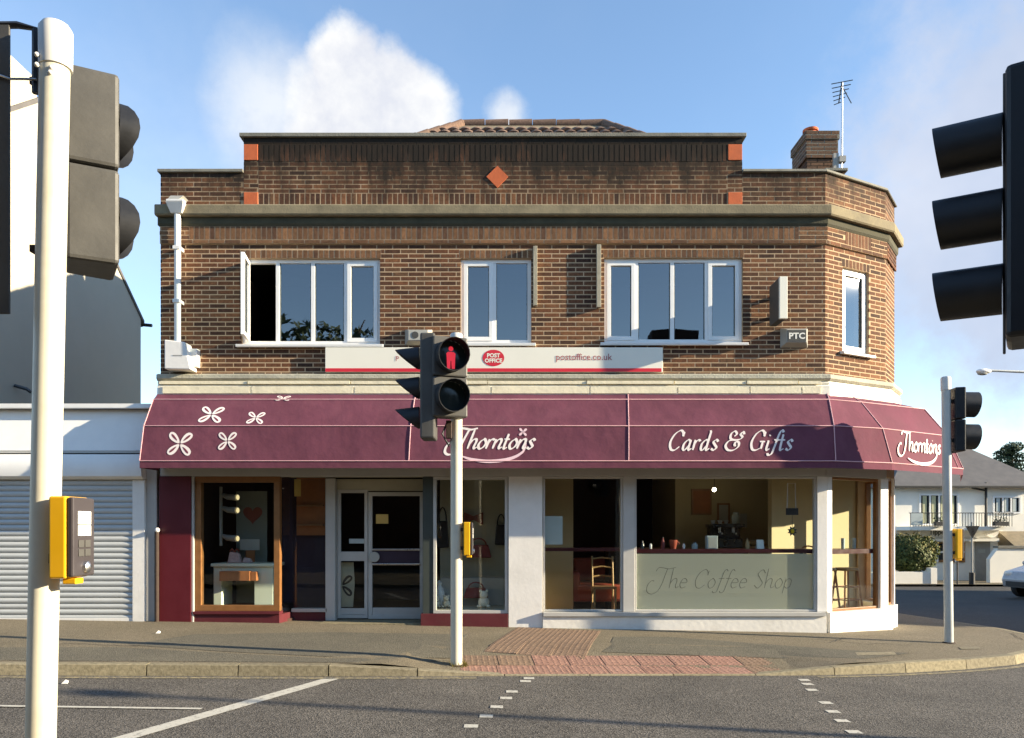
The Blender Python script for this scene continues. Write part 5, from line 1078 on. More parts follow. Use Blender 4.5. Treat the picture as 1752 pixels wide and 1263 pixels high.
def vehicle_head(root, c, z0, yaw, vr=.118, hood=.25, cut=.8, board=.0, h_=.32, w_=.30, d_=.15, tilt=.12, m='black_plastic', lit=None):
    M4 = Matrix.Translation((c[0], c[1], z0)) @ Matrix.Rotation(yaw, 4, 'Z')
    H = h_*3+.16
    b = MB(); b.box(-w_/2, w_/2, .012, d_, 0, H); b.xform(M4); body = b.build('signal_head', M[m], root, bevel=.02)
    if board:
        b = MB(); b.box(-board/2, board/2, 0, .011, -.04, H+.04); b.xform(M4); b.build('backing_board', M['signal_grey'], root, bevel=.004)
    for k in range(3):
        zc_ = .08+(k+.5)*h_; b = MB(); visor(b, (0, 0, zc_), (0, -1, 0), vr, hood, cut, tilt); b.xform(M4); b.build('visor', M['visor_black'], body)
        b = MB(); b.lathe([(.112, -.002), (.07, -.012), (.001, -.016)], (0, 0, zc_), 20, 'Y'); b.xform(M4); b.build('lens', M['lens_dark'], body)
def pole_(root, x, y, z0, z1, r, m='pole_paint', lean=0):
    L_ = lambda z: x+lean*(z-z0)
    b = MB(); b.tube([(L_(z0), y, z0), (L_((z0+z1)/2), y, (z0+z1)/2), (L_(z1-.16), y, z1-.16)], r, 24); b.build('pole', M[m], root)
    b = MB(); b.lathe([(r+.006, -.18), (r+.007, -.02), (r*.9, .0), (.001, .003)], (L_(z1), y, z1), 24); b.build('pole_cap', M['cap_plastic'], root)
    b = MB(); b.lathe([(r+.03, 0), (r+.02, .012), (r+.001, .015)], (x, y, z0), 20); b.build('base_collar', M['rust'], root)
def push_box(root, x, y, z0, h_=.36, w_=.15, d_=.10, r=.065):
    """yellow box on the right of the pole, its black panel looking to +X"""
    x0 = x+r+.01; b = MB(); b.box(x0, x0+.07, y-w_/2, y+w_/2, z0, z0+h_); bx_ = b.build('push_button_unit', M['yellow_plastic'], root, bevel=.008)
    b = MB(); b.box(x0+.072, x0+.098, y-w_/2+.004, y+w_/2-.004, z0+.006, z0+h_-.004); b.build('front_panel', M['panel_black'], bx_, bevel=.008); fx = x0+.0985
    b = MB(); b.box(fx, fx+.002, y-.048, y+.048, z0+.66*h_, z0+.82*h_); b.build('notice', M['label_white'], bx_)
    for k in range(3): b = MB(); b.box(fx+.0022, fx+.003, y-.038, y+.034-.01*k, z0+(.79-.045*k)*h_, z0+(.80-.045*k)*h_); b.build('print_line', M['alarm_grey'], bx_)
    b = MB(); b.box(fx, fx+.002, y-.048, y+.048, z0+.52*h_, z0+.645*h_); b.build('wait_panel', M['label_white'], bx_)
    for yy, zz_ in ((-.024, .42), (.024, .42), (-.024, .31), (.024, .31)): b = MB(); b.box(fx, fx+.003, y+yy-.02, y+yy+.02, z0+(zz_-.045)*h_, z0+(zz_+.045)*h_); b.build('symbol_window', M['signal_grey'], bx_, bevel=.0012)
    b = MB(); b.lathe([(.026, 0), (.024, .012), (.012, .02), (.001, .021)], (fx, y+.012, z0+.13*h_), 16, 'X'); b.build('button', M['metal'], bx_)
    b = MB(); b.box(x0+.03, x0+.085, y-.04, y+.02, z0-.025, z0-.001); b.build('tactile_cone', M['yellow_plastic'], bx_, bevel=.004)
    b = MB(); b.box(x+r*.6, x0, y-.03, y+.03, z0+.06, z0+.1); b.box(x+r*.6, x0, y-.03, y+.03, z0+h_-.1, z0+h_-.06); b.build('bracket', M['rust'], bx_)
PR_ = .065
# centre signal
cx_, cy_ = -.615, 8.5; cz_ = PZ(cx_, cy_); sc = cy_/F
Zc = lambda py: EYE+(905-py)*sc
t = thing('traffic_signal', (cx_, cy_, cz_), 'white traffic signal post on the kerb with a lit red man', 'traffic signal')
pole_(t, cx_, cy_, cz_, Zc(571), PR_)
ped_head(t, (-.652, cy_-.36), Zc(722), R(20), lit=1, w_=.385, h_=(Zc(589)-Zc(722))/2, d_=.20, hood=.19, cut=.35)
vehicle_head(t, (-.985, cy_-.24), Zc(757), R(-90), hood=.26, cut=.86, board=0, m='signal_grey', d_=.17)
b = MB(); b.box(-.72, -.66, cy_-.13, cy_-.05, Zc(752), Zc(722)); b.box(-.86, -.60, cy_-.06, cy_-.02, Zc(600), Zc(592)); b.build('bracket', M['rust'], t, bevel=.004)
b = MB(); b.tube([(-.70, cy_-.1, Zc(722)), (-.76, cy_-.12, Zc(745)), (-.69, cy_-.1, Zc(765)), (-.66, cy_-.06, Zc(750))], .012, 6); b.build('cable', M['black_plastic'], t)
push_box(t, cx_+.01, cy_-.02, Zc(950), .365)
b = MB()
for k in range(40):
    a = random.uniform(0, 6.28); rr = random.uniform(.05, .12); q = Vector((cx_+rr*math.cos(a)*.8+.04, cy_+rr*math.sin(a)*.6-.06, PZ(cx_, cy_)))
    b.add([q, q+Vector((.012, 0, 0)), q+Vector((random.uniform(-.04, .04), random.uniform(-.03, .03), random.uniform(.03, .09)))], [(0, 1, 2)])
o = b.build('weeds', M['leaf_gold'], None); tag(o, 'small tuft of weeds at the foot of the centre signal post', 'weeds', kind='stuff')
# left signal, close to the camera
lx_, ly_ = -1.985, 3.2; s3 = ly_/F; Zl = lambda py: EYE+(905-py)*s3
lz_ = RZ(lx_, ly_)+.1
t = thing('traffic_signal', (lx_, ly_, lz_), 'tall white signal post close by on the left with grey head backs', 'traffic signal')
pole_(t, lx_+.01, ly_, lz_, Zl(44), .057, lean=.021)
Zk = lambda py: EYE+(905-py)*3.45/F
ped_head(t, (-1.872, 3.636), Zk(446), R(122), lit=None, rad=.14, w_=.30, h_=(Zk(112)-Zk(446))/2, d_=.215, hood=-.085, cut=1)
for py in (130, 420): b = MB(); b.box(-2.03, -1.985, ly_+.03, 3.42, Zl(py+6), Zl(py-6)); b.build('bracket', M['rust'], t)
vehicle_head(t, (-2.36, ly_+.0), Zl(530)+.02, R(180), hood=.25, cut=.6, board=.545, m='signal_grey', h_=.325)
b = MB(); b.tube([(-2.5, ly_, Zl(44)), (-2.06, ly_, Zl(43)), (-1.985, ly_, Zl(50)), (-1.985, ly_, Zl(160))], .014, 6); b.build('hanger_arm', M['black_plastic'], t)
b = MB(); b.tube([(-2.14, ly_-.02, Zl(131)), (-2.08, ly_-.02, Zl(140)), (-2.02, ly_-.02, Zl(140)), (-1.97, ly_-.02, Zl(141))], .005, 6); b.ball((-2.14, ly_-.02, Zl(131)), .018, 8, 6); b.build('tie_wire', M['metal'], t)
for py, dx in ((108, -.02), (125, -.02), (138, .035), (130, .04)):
    b = MB(); b.ball((-1.925+dx, ly_-.058, Zl(py)), .010, 8, 6); b.build('bolt', M['cap_plastic'], t)
push_box(t, lx_+.035, ly_-.01, Zl(988), .335, w_=.17)
isl = grid('near_pavement', fr(-14, 18, 24), fr(-3.6, 3.75, 6), lambda x, y: RZ(x, y)+.1, M['footway']); tag(isl, 'pavement on the near side of the road under the camera')
ks = resample([Vector((-14, 3.75)), Vector((16, 3.75))], .915)
for a, c in zip(ks, ks[1:]):
    if abs(a.x) > 6: continue
    q = MB(); q.hexa([(a.x+.005, 3.755, RZ(a.x, 3.8)-.05), (c.x-.005, 3.755, RZ(c.x, 3.8)-.05), (c.x-.005, 3.88, RZ(c.x, 3.8)-.05), (a.x+.005, 3.88, RZ(a.x, 3.8)-.05), (a.x+.005, 3.755, RZ(a.x, 3.8)+.1), (c.x-.005, 3.755, RZ(c.x, 3.8)+.1), (c.x-.005, 3.86, RZ(c.x, 3.8)+.1), (a.x+.005, 3.86, RZ(a.x, 3.8)+.1)]); q.build('kerb_stone', M['kerbstone'], isl)
for (px, py), h_, lb in (((112, 1170), RZ, 'tiny white scrap of litter on the road near the left post'), ((271, 1084), PZ, 'tiny white scrap of litter on the pavement by the shutter')):
    p = onroad(px, py, h_); b = MB(); z = p.z+.004; b.add([(p.x-.03, p.y-.02, z), (p.x+.03, p.y-.015, z), (p.x+.02, p.y+.02, z+.02), (p.x-.02, p.y+.03, z+.012), (p.x, p.y, z+.035)], [(0, 1, 4), (1, 2, 4), (2, 3, 4), (3, 0, 4)]); tag(b.build('litter', M['label_white'], None), lb, 'litter')
# right signal by the corner
rx_, ry_ = 5.86, 10.3; rz_ = PZ(rx_, ry_); s4 = ry_/F; Zr = lambda py: EYE+(905-py)*s4; Xr = lambda px: (px-876)*s4
t = thing('traffic_signal', (rx_, ry_, rz_), 'pale signal post at the splayed corner with its head turned right', 'traffic signal')
pole_(t, rx_, ry_, rz_, Zr(645), .056, 'pole_grey', lean=-.012)
ped_head(t, (Xr(1646), ry_+.045), Zr(774), R(84), w_=.36, h_=(Zr(664)-Zr(774))/2, d_=.13, hood=.21, cut=.12, m='black_plastic')
b = MB(); b.box(Xr(1622), Xr(1632), ry_-.03, ry_+.03, Zr(690), Zr(684)); b.box(Xr(1622), Xr(1632), ry_-.03, ry_+.03, Zr(757), Zr(751)); b.build('bracket', M['rust'], t)
push_box(t, Xr(1621.5)+.005, ry_, Zr(956), .40, w_=.16)
# near right signal, its post outside the frame
nx_, ny_ = 2.62, 3.35; s5 = ny_/F; Zn = lambda py: EYE+(905-py)*s5; Xn = lambda px: (px-876)*s5
t = thing('traffic_signal', (nx_, ny_, RZ(nx_, ny_)+.1), 'black signal head with three hoods close by at the right edge', 'traffic signal')
pole_(t, nx_, ny_, RZ(nx_, ny_)+.1, 3.65, PR_)
vehicle_head(t, (2.13, 3.333), Zn(592), R(-124), vr=.108, hood=.27, cut=.13, board=.02, h_=.325, d_=.24, w_=.32, tilt=-.025)
b = MB(); b.box(2.3, nx_, 3.30, 3.36, Zn(200), Zn(190)); b.box(2.3, nx_, 3.30, 3.36, Zn(500), Zn(490)); b.build('bracket', M['rust'], t)

# ------------------------------------------------------------------ left neighbour: shuttered shop, gabled house behind
nb = thing('shutter_shop', (-7.2, Y0, PZ(-7.2, 10.9)), 'white flat-roofed shop with its roller shutter down, left of the brick building', 'building')
nx0, nx1 = -12.0, XL-.03
b = MB(); b.box(nx0, nx1, Y0+.02, 16.5, FZ(700), FZ(693)); b.build('roof', M['flat_roof'], nb)
part('roof_trim', 'fascia_white', (nx0, FX(262), -.1, .07, FZ(699.5), FZ(692)), parent=nb)
b = MB(); b.hexa([PF(nx0, .08, FZ(772)), PF(FX(256), .08, FZ(772)), PF(FX(256), -.2, FZ(772)), PF(nx0, -.2, FZ(772)), PF(nx0, -.06, FZ(700)), PF(FX(256), -.06, FZ(700)), PF(FX(256), -.2, FZ(700)), PF(nx0, -.2, FZ(700))]); b.build('fascia', M['fascia_white'], nb); part('drip_rail', 'grey_frame', (nx0, FX(254), -.1, .075, FZ(776), FZ(772.3)), parent=nb)
b = MB(); pr = [(.0, FZ(821)), (.10, FZ(821)), (.16, FZ(816)), (.175, FZ(805)), (.16, FZ(790)), (.12, FZ(779)), (.0, FZ(777))]
b.prism([PF(nx0, d, z) for d, z in pr], (FX(251)-nx0, 0, 0)); b.smooth = True; b.build('shutter_box', M['fascia_white'], nb)
part('pier', 'white_paint', (FX(230), FX(250.5), -.2, .06, -.1, FZ(822)), parent=nb); part('pier', 'grey_frame', (FX(251), FX(268), -.2, .0, -.1, FZ(777)), parent=nb)
part('pier', 'white_paint', (-12.0, -11.6, -.2, .06, -.1, FZ(822)), parent=nb)
b = MB(); b.tube([PF(FX(271.5), .06, .1), PF(FX(271.5), .06, FZ(905))], .03, 10); b.build('drain_pipe', M['rust'], nb); b = MB(); b.ball(PF(FX(274), .09, FZ(907)), .035, 10, 8); b.build('pipe_head', M['white_paint'], nb)
b = MB(); b.box(nx0, nx1, 16.3, 16.5, -.2, FZ(700)); b.box(nx0, nx0+.2, Y0, 16.3, -.2, FZ(700)); b.box(nx0+.2, nx1-.02, Y0+.21, Y0+.26, -.2, FZ(776)); b.build('walls', M['white_render'], nb)
sh = thing('roller_shutter', (-8.5, Y0, .1), 'pale grey slatted roller shutter covering the left shopfront', 'shutter')
zsl = .10; sx0, sx1 = -11.58, FX(230)-.004; k = 0
def slat_mesh():
    b = MB(); n = 6; hgt = .078; vs = []
    for x in (sx0, sx1):
        for i in range(n+1): a = i/n; vs.append((x, Y0-.03-.020*math.sin(math.pi*a)**.7, a*hgt))
        vs += [(x, Y0-.015, hgt), (x, Y0-.015, 0)]
    m_ = n+3; b.add(vs, [(i, (i+1) % m_, m_+(i+1) % m_, m_+i) for i in range(m_)]+[tuple(range(m_)), tuple(range(2*m_-1, m_-1, -1))]); return b.mesh('slat', M['shutter'], Vector((-8.5, Y0, 0)))
smsh = slat_mesh()
while zsl < FZ(824):
    o = bpy.data.objects.new('slat', smsh); col.objects.link(o); o.parent = sh; o.location = (0, random.uniform(-.002, .002), zsl-.1); zsl += .081
part('bottom_bar', 'white_paint', (sx0, sx1, .012, .05, PZ(-8, 11), .105), parent=sh)
# gabled house behind
GX = -8.7
gh = thing('gabled_house', (GX-3, 15, 0), 'tall white rendered gable house rising behind the shuttered shop', 'house')
gp = [(18.0, -.2), (18.0, 6.4), (13.3, 11.3), (9.6, 7.5), (9.6, -.2)]
gp = [(18.0, -.2), (18.0, 6.45), (14.15, 9.36), (12.02, 7.75), (12.02, -.2)]
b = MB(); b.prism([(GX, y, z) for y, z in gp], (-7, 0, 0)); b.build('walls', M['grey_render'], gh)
b = MB(); b.hexa([(GX+.03, 18.12, 6.33), (GX-7, 18.12, 6.33), (GX-7, 14.15, 9.37), (GX+.03, 14.15, 9.37), (GX+.03, 18.12, 6.41), (GX-7, 18.12, 6.41), (GX-7, 14.15, 9.45), (GX+.03, 14.15, 9.45)]); b.build('roof_slope', M['slate'], gh)
b = MB(); b.hexa([(GX+.03, 11.9, 7.66), (GX-7, 11.9, 7.66), (GX-7, 14.15, 9.37), (GX+.03, 14.15, 9.37), (GX+.03, 11.9, 7.74), (GX-7, 11.9, 7.74), (GX-7, 14.15, 9.46), (GX+.03, 14.15, 9.46)]); b.build('roof_slope', M['slate'], gh)
b = MB(); b.box(GX-.55, GX-.02, 13.3, 14.1, 8.4, 9.75); b.build('chimney', M['grey_render'], gh, bevel=.02)
b = MB(); b.tube([(GX-.05, 18.17, 6.33), (GX+.18, 18.17, 6.31)], .04, 8); b.tube([(GX-7, 18.17, 6.33), (GX-.05, 18.17, 6.33)], .055, 8); b.build('gutter', M['black_plastic'], gh)
b = MB(); b.tube([(GX+.02, 13.4, 4.0), (GX+.2, 13.45, 3.95), (GX+.25, 13.5, 3.9)], .03, 8); b.build('overflow_pipe', M['steel_dark'], gh)

# ------------------------------------------------------------------ right background: white house with balcony
HY = 33.0; sh_ = HY/F
HX = lambda px: (px-876)*sh_
HZ = lambda py: EYE+(905-py)*sh_
PH = panel(0, HY, 0); gzh = RZ(17, HY)
wh = thing('white_house', (HX(1640), HY, gzh), 'white rendered house with slate hip roof and balcony down the side street', 'house')
hx0, hx1 = HX(1531), HX(1775)
part('walls', 'white_render', (hx0, hx1, -6, 0, gzh-.3, HZ(831)), P=PH, parent=wh, bevel=0)
ez = HZ(832); e_ = .35; rd = 3.0
cor = [Vector((hx0-e_, HY-e_, ez)), Vector((hx1+e_+.2, HY-e_, ez)), Vector((hx1+e_+.2, HY+6+e_, ez)), Vector((hx0-e_, HY+6+e_, ez))]
rg = [Vector((HX(1555)*1.09, HY+3, ez+2.1)), Vector((HX(1645)*1.09, HY+3, ez+2.1))]
b = MB(); b.add(rg+cor, [(2, 3, 1, 0), (3, 4, 1), (4, 5, 0, 1), (5, 2, 0), (2, 3, 4, 5)]); b.build('roof', M['slate'], wh)
part('gutter', 'iron', (hx0-.3, hx1+.3, e_-.02, e_+.06, ez-.08, ez-.005), P=PH, parent=wh)
b = MB(); b.box(rg[1].x-.35, rg[1].x+.35, HY+2.7, HY+3.3, ez+1.6, ez+2.75); b.build('chimney', M['terracotta'], wh)
def hwin(nm, a, c, e, f, n, curtain='curtain'):
    o = part(nm, 'upvc', (HX(a), HX(c), -.02, .05, HZ(f), HZ(f)+.07), (HX(a), HX(c), -.02, .05, HZ(e)-.07, HZ(e)), (HX(a), HX(a)+.07, -.02, .05, HZ(f)+.07, HZ(e)-.07), (HX(c)-.07, HX(c), -.02, .05, HZ(f)+.07, HZ(e)-.07), P=PH, parent=wh, bevel=0)
    for i in range(n):
        x0, x1 = HX(a)+.07+(HX(c)-HX(a)-.14)*i/n, HX(a)+.07+(HX(c)-HX(a)-.14)*(i+1)/n
        part('pane', 'car_glass', (x0+.03, x1-.03, .004, .02, HZ(f)+.08, HZ(e)-.08), P=PH, parent=o, bevel=0)
        part('net_curtain', curtain, (x0+.08, x0+.08+(x1-x0)*.45, .021, .026, HZ(f)+.09, HZ(e)-.09), P=PH, parent=o, bevel=0)
        if i: part('mullion', 'upvc', (x0-.035, x0+.035, -.02, .055, HZ(f)+.07, HZ(e)-.07), P=PH, parent=o, bevel=0)
hwin('french_window', 1572, 1640, 845, 899, 4); hwin('window', 1698, 1746, 849, 879, 3, 'menu_blue')
bz = HZ(901)
part('balcony_floor', 'white_render', (HX(1533), HX(1706), .0, 1.15, bz-.16, bz), P=PH, parent=wh, bevel=0)
b = MB(); y_ = 1.1
for i in range(38): x = HX(1535)+(HX(1703)-HX(1535))*i/37; b.tube([PH(x, y_, bz), PH(x, y_, bz+.55)], .012, 5)
b.tube([PH(HX(1533), y_, bz+.56), PH(HX(1705), y_, bz+.56)], .02, 6); o = b.build('railing', M['iron'], wh); stuff(o)
for a, c in ((1535, 1554),): part('balcony_screen', 'menu_blue', (HX(a), HX(c), 1.13, 1.16, bz+.05, bz+.55), P=PH, parent=wh, bevel=0)
for a, c in ((1571, 1589), (1668, 1690)):
    t = thing('planter', PH((HX(a)+HX(c))/2, 1.3, bz), 'dark leafy planter on the %s of the balcony railing' % ('left' if a < 1600 else 'right'), 'planter'); b = MB(); b.pbox(PH, HX(a), HX(c), 1.18, 1.4, bz+.02, bz+.2); b.build('trough', M['iron'], t)
    b = MB()
    for k in range(160):
        q = Vector(PH(random.uniform(HX(a), HX(c)), random.uniform(1.18, 1.42), bz+.2+abs(random.gauss(0, .14)))); d1 = Vector((random.gauss(0, 1), random.gauss(0, 1), random.gauss(0, 1)))*.035; d2 = Vector((random.gauss(0, 1), random.gauss(0, 1), random.gauss(0, 1)))*.035; b.add([q, q+d1, q+d2], [(0, 1, 2)])
    b.build('leaves', M['pine'], t)
part('shop_fascia', 'fascia_white', (HX(1570), HX(1697), .02, .25, HZ(920), HZ(904)), P=PH, parent=wh, bevel=0)
b = text_mb('Tippers', .30, lambda p, d: PH(HX(1584)+p.x, .256, HZ(914.5)+p.y), 'LEFT', .008, .95); b.build('shop_name', M['alarm_dark'], wh)
part('shop_window', 'varnish', (HX(1592), HX(1650), .005, .06, HZ(962), HZ(928)), P=PH, parent=wh, bevel=0); part('shop_glass', 'car_glass', (HX(1604), HX(1647), .061, .07, HZ(958), HZ(930)), P=PH, parent=wh, bevel=0)
for px in (1601, 1618, 1634): part('shop_mullion', 'upvc', (HX(px)-.06, HX(px)+.06, .071, .10, HZ(962), HZ(928)), P=PH, parent=wh, bevel=0)
part('shop_transom', 'upvc', (HX(1602), HX(1648), .071, .095, HZ(946), HZ(943)), P=PH, parent=wh, bevel=0)
part('awning_blind', 'white_render', (HX(1570), HX(1697), .0, .5, HZ(926), HZ(921)), P=PH, parent=wh, bevel=0)
part('garage_door', 'alarm_grey', (HX(1668), HX(1693), .004, .05, gzh, HZ(927)), P=PH, parent=wh, bevel=0); part('hatch', 'card_grey', (HX(1672), HX(1684), .051, .06, HZ(946), HZ(940)), P=PH, parent=wh, bevel=0)
b = MB(); b.tube([PH(HX(1684), .12, bz), PH(HX(1684), .12, HZ(826))], .05, 8); b.tube([PH(HX(1684), .12, HZ(840)), PH(HX(1660), .12, HZ(835))], .04, 6); b.build('drain_pipe', M['iron'], wh)
b = MB(); b.lathe([(.001, 0), (.3, 0), (.28, .08), (.1, .14), (.001, .15)], PH(HX(1690), .3, HZ(908)), 16, 'Y'); b.build('satellite_dish', M['white_paint'], wh)
# lean-to and white garden wall at the right
GWX = lambda px: (px-876)*(HY-2.3)/F
GWZ = lambda py: EYE+(905-py)*(HY-2.3)/F
t = thing('lean_to', (HX(1730), HY-.8, gzh), 'low lean-to with brown tiled roof beside the white house', 'outbuilding'); b = MB(); b.hexa([(HX(1707), HY-1.2, HZ(935)), (HX(1800), HY-1.2, HZ(935)), (HX(1800), HY-.02, HZ(935)), (HX(1707), HY-.02, HZ(935)), (HX(1707), HY-1.15, HZ(934)), (HX(1800), HY-1.15, HZ(934)), (HX(1800), HY-.02, HZ(909)), (HX(1707), HY-.02, HZ(909))]); b.build('roof', M['tan_roof'], t); b = MB(); b.box(HX(1709), HX(1800), HY-1.0, HY-.02, gzh-.2, HZ(935.3)); b.build('wall', M['white_render'], t)
t = thing('garden_wall', (HX(1725), HY-2.2, gzh), 'white rendered garden wall with a sloping end, mostly in shade', 'wall'); b = MB(); b.prism([(GWX(1694), HY-2.3, gzh-.2), (GWX(1800), HY-2.3, gzh-.2), (GWX(1800), HY-2.3, GWZ(938)), (GWX(1708), HY-2.3, GWZ(938)), (GWX(1694), HY-2.3, GWZ(957))], (0, .25, 0)); b.build('wall', M['white_render'], t); b = MB(); b.box(GWX(1708)-.03, GWX(1800), HY-2.36, HY-2.0, GWZ(938)+.002, GWZ(938)+.09); b.build('coping', M['coping'], t)
# low wall and clipped bush
t = thing('low_wall', (HX(1560), HY-3, gzh), 'low cream wall under the round bush', 'wall'); b = MB(); LWX = lambda px: (px-876)*29.85/F
b.box(LWX(1490), LWX(1590), 29.8, 30.05, gzh-.2, EYE+(905-979)*29.8/F); b.build('wall', M['white_render'], t); b = MB(); b.box(LWX(1590)+.01, LWX(1601), 29.75, 30.1, gzh-.2, EYE+(905-972)*29.8/F); b.build('end_pier', M['white_render'], t)
def foliage(b, c, r, n, size, rng, squash=None):
    for _ in range(n):
        d = Vector((rng.gauss(0, 1), rng.gauss(0, 1), rng.gauss(0, 1))).normalized(); rad = .78+.25*rng.random()+.05*math.sin(d.x*7+d.z*5)
        q = Vector((c[0]+d.x*r[0]*rad, c[1]+d.y*r[1]*rad, c[2]+d.z*r[2]*rad)); t1 = Vector((rng.gauss(0, 1), rng.gauss(0, 1), rng.gauss(0, 1))).normalized(); t2 = t1.cross(d+Vector((.1, .2, .3))).normalized()
        s = size*rng.uniform(.6, 1.3); b.add([q-t1*s, q+t2*s*.5, q+t1*s, q-t2*s*.5], [(0, 1, 2, 3)])
rg_ = random.Random(3)
BY = HY-2.2; sb = BY/F; bc = ((1556-876)*sb, BY, EYE+(905-948)*sb); br = (46*sb, .9, 33*sb)
t = thing('round_bush', (bc[0], BY, gzh), 'clipped round green bush with golden top in front of the white house', 'bush'); b = MB(); foliage(b, bc, br, 5200, .06, rg_); b.build('leaves', M['leaf'], t); b = MB(); foliage(b, (bc[0]+.1, bc[1], bc[2]+.15), (br[0]*.96, .85, br[2]*.93), 1500, .05, rg_); b.build('golden_leaves', M['leaf_gold'], t); b = MB(); b.ball(bc, (br[0]*.86, .75, br[2]*.86), 16, 10); b.tube([(bc[0], BY, gzh), (bc[0], BY, bc[2])], .08, 8); b.build('core', M['pine'], t)
# road signs
gy = 29.3; sg = gy/F; gx = (1663-876)*sg; gz = RZ(gx, gy)+.09
t = thing('give_way_sign', (gx, gy, gz), 'back of a triangular road sign on a grey pole with dark foot', 'road sign')
zt = EYE+(905-900)*sg; b = MB(); b.prism([(gx-.27, gy-.04, zt), (gx+.27, gy-.04, zt), (gx, gy-.04, zt-.48)], (0, .02, 0)); b.build('plate', M['steel_dark'], t); b = MB(); b.tube([(gx, gy, gz), (gx, gy, zt+.15)], .035, 10); b.build('pole', M['alarm_grey'], t); b = MB(); b.tube([(gx, gy, gz), (gx, gy, gz+.45)], .10, 12); b.build('base', M['iron'], t)
px_ = (1638-876)*sg; t = thing('sign_post', (px_, gy, gz), 'thin dark bare post on the far pavement', 'post'); b = MB(); b.tube([(px_, gy, gz), (px_, gy, gz+1.2)], .03, 8); b.build('post', M['iron'], t); b = MB(); b.box(px_-.08, px_+.08, gy-.03, gy+.0, gz+1.2, gz+1.3); b.build('cap', M['iron'], t)
# street lamp reaching in from the right
LY = 20.0; s6 = LY/F; Xl6 = lambda px: (px-876)*s6; Z6 = lambda py: EYE+(905-py)*s6
t = thing('street_lamp', (Xl6(1900), LY, RZ(14, LY)), 'white street lamp head on a thin arm above the side street', 'street lamp'); b = MB(); b.tube([(Xl6(1900), LY, RZ(14, LY)), (Xl6(1900), LY, Z6(660)), (Xl6(1880), LY, Z6(642)), (Xl6(1690), LY, Z6(634))], [.09, .06, .04, .03], 10); b.build('column', M['pole_grey'], t)
b = MB(); b.ball((Xl6(1683), LY, Z6(635.5)), (.20, .10, .07), 14, 8); b.build('lantern', M['white_paint'], t); b = MB(); b.ball((Xl6(1681), LY, Z6(639)), (.14, .08, .05), 12, 8); b.build('lens', M['card_grey'], t)
t = thing('street_lamp', (16.0, 3.66, RZ(14, 3.6)+.1), 'lamp column on the near pavement, outside the right edge', 'street lamp'); b = MB(); b.tube([(16.0, 3.66, -.2), (16.0, 3.66, 2.0), (16.0, 3.66, 5.9)], [.085, .06, .045], 12); b.build('column', M['pole_grey'], t); b = MB(); b.ball((16.0, 3.66, 6.0), (.16, .16, .14), 12, 8); b.build('lantern', M['white_paint'], t)
# tree behind the white house
TY = 46.0; s7 = TY/F; tx, tz = (1728-876)*s7, EYE+(905-800)*s7
t = thing('pine_tree', (tx, TY, -1.5), 'dark green tree showing above the slate roof at the right', 'tree'); b = MB(); b.tube([(tx, TY, -1.5), (tx+.1, TY, tz), (tx, TY, tz+1.1)], [.28, .15, .04], 10)
for k in range(7): a = k*2.4; b.tube([(tx+.05, TY, tz-.4+k*.18), (tx+math.cos(a)*.9, TY+math.sin(a)*.9, tz+k*.18)], [.06, .015], 6)
b.build('trunk', M['bark'], t); b = MB()
for k in range(9):
    a = k*2.4; rr = 1.0-.07*k; foliage(b, (tx+math.cos(a)*rr*.75, TY+math.sin(a)*rr*.75, tz-.5+k*.22), (.55, .55, .30), 300, .09, rg_)
foliage(b, (tx+.9, TY, tz-.7), (.9, .7, .5), 500, .09, rg_); b.build('crown', M['pine'], t)

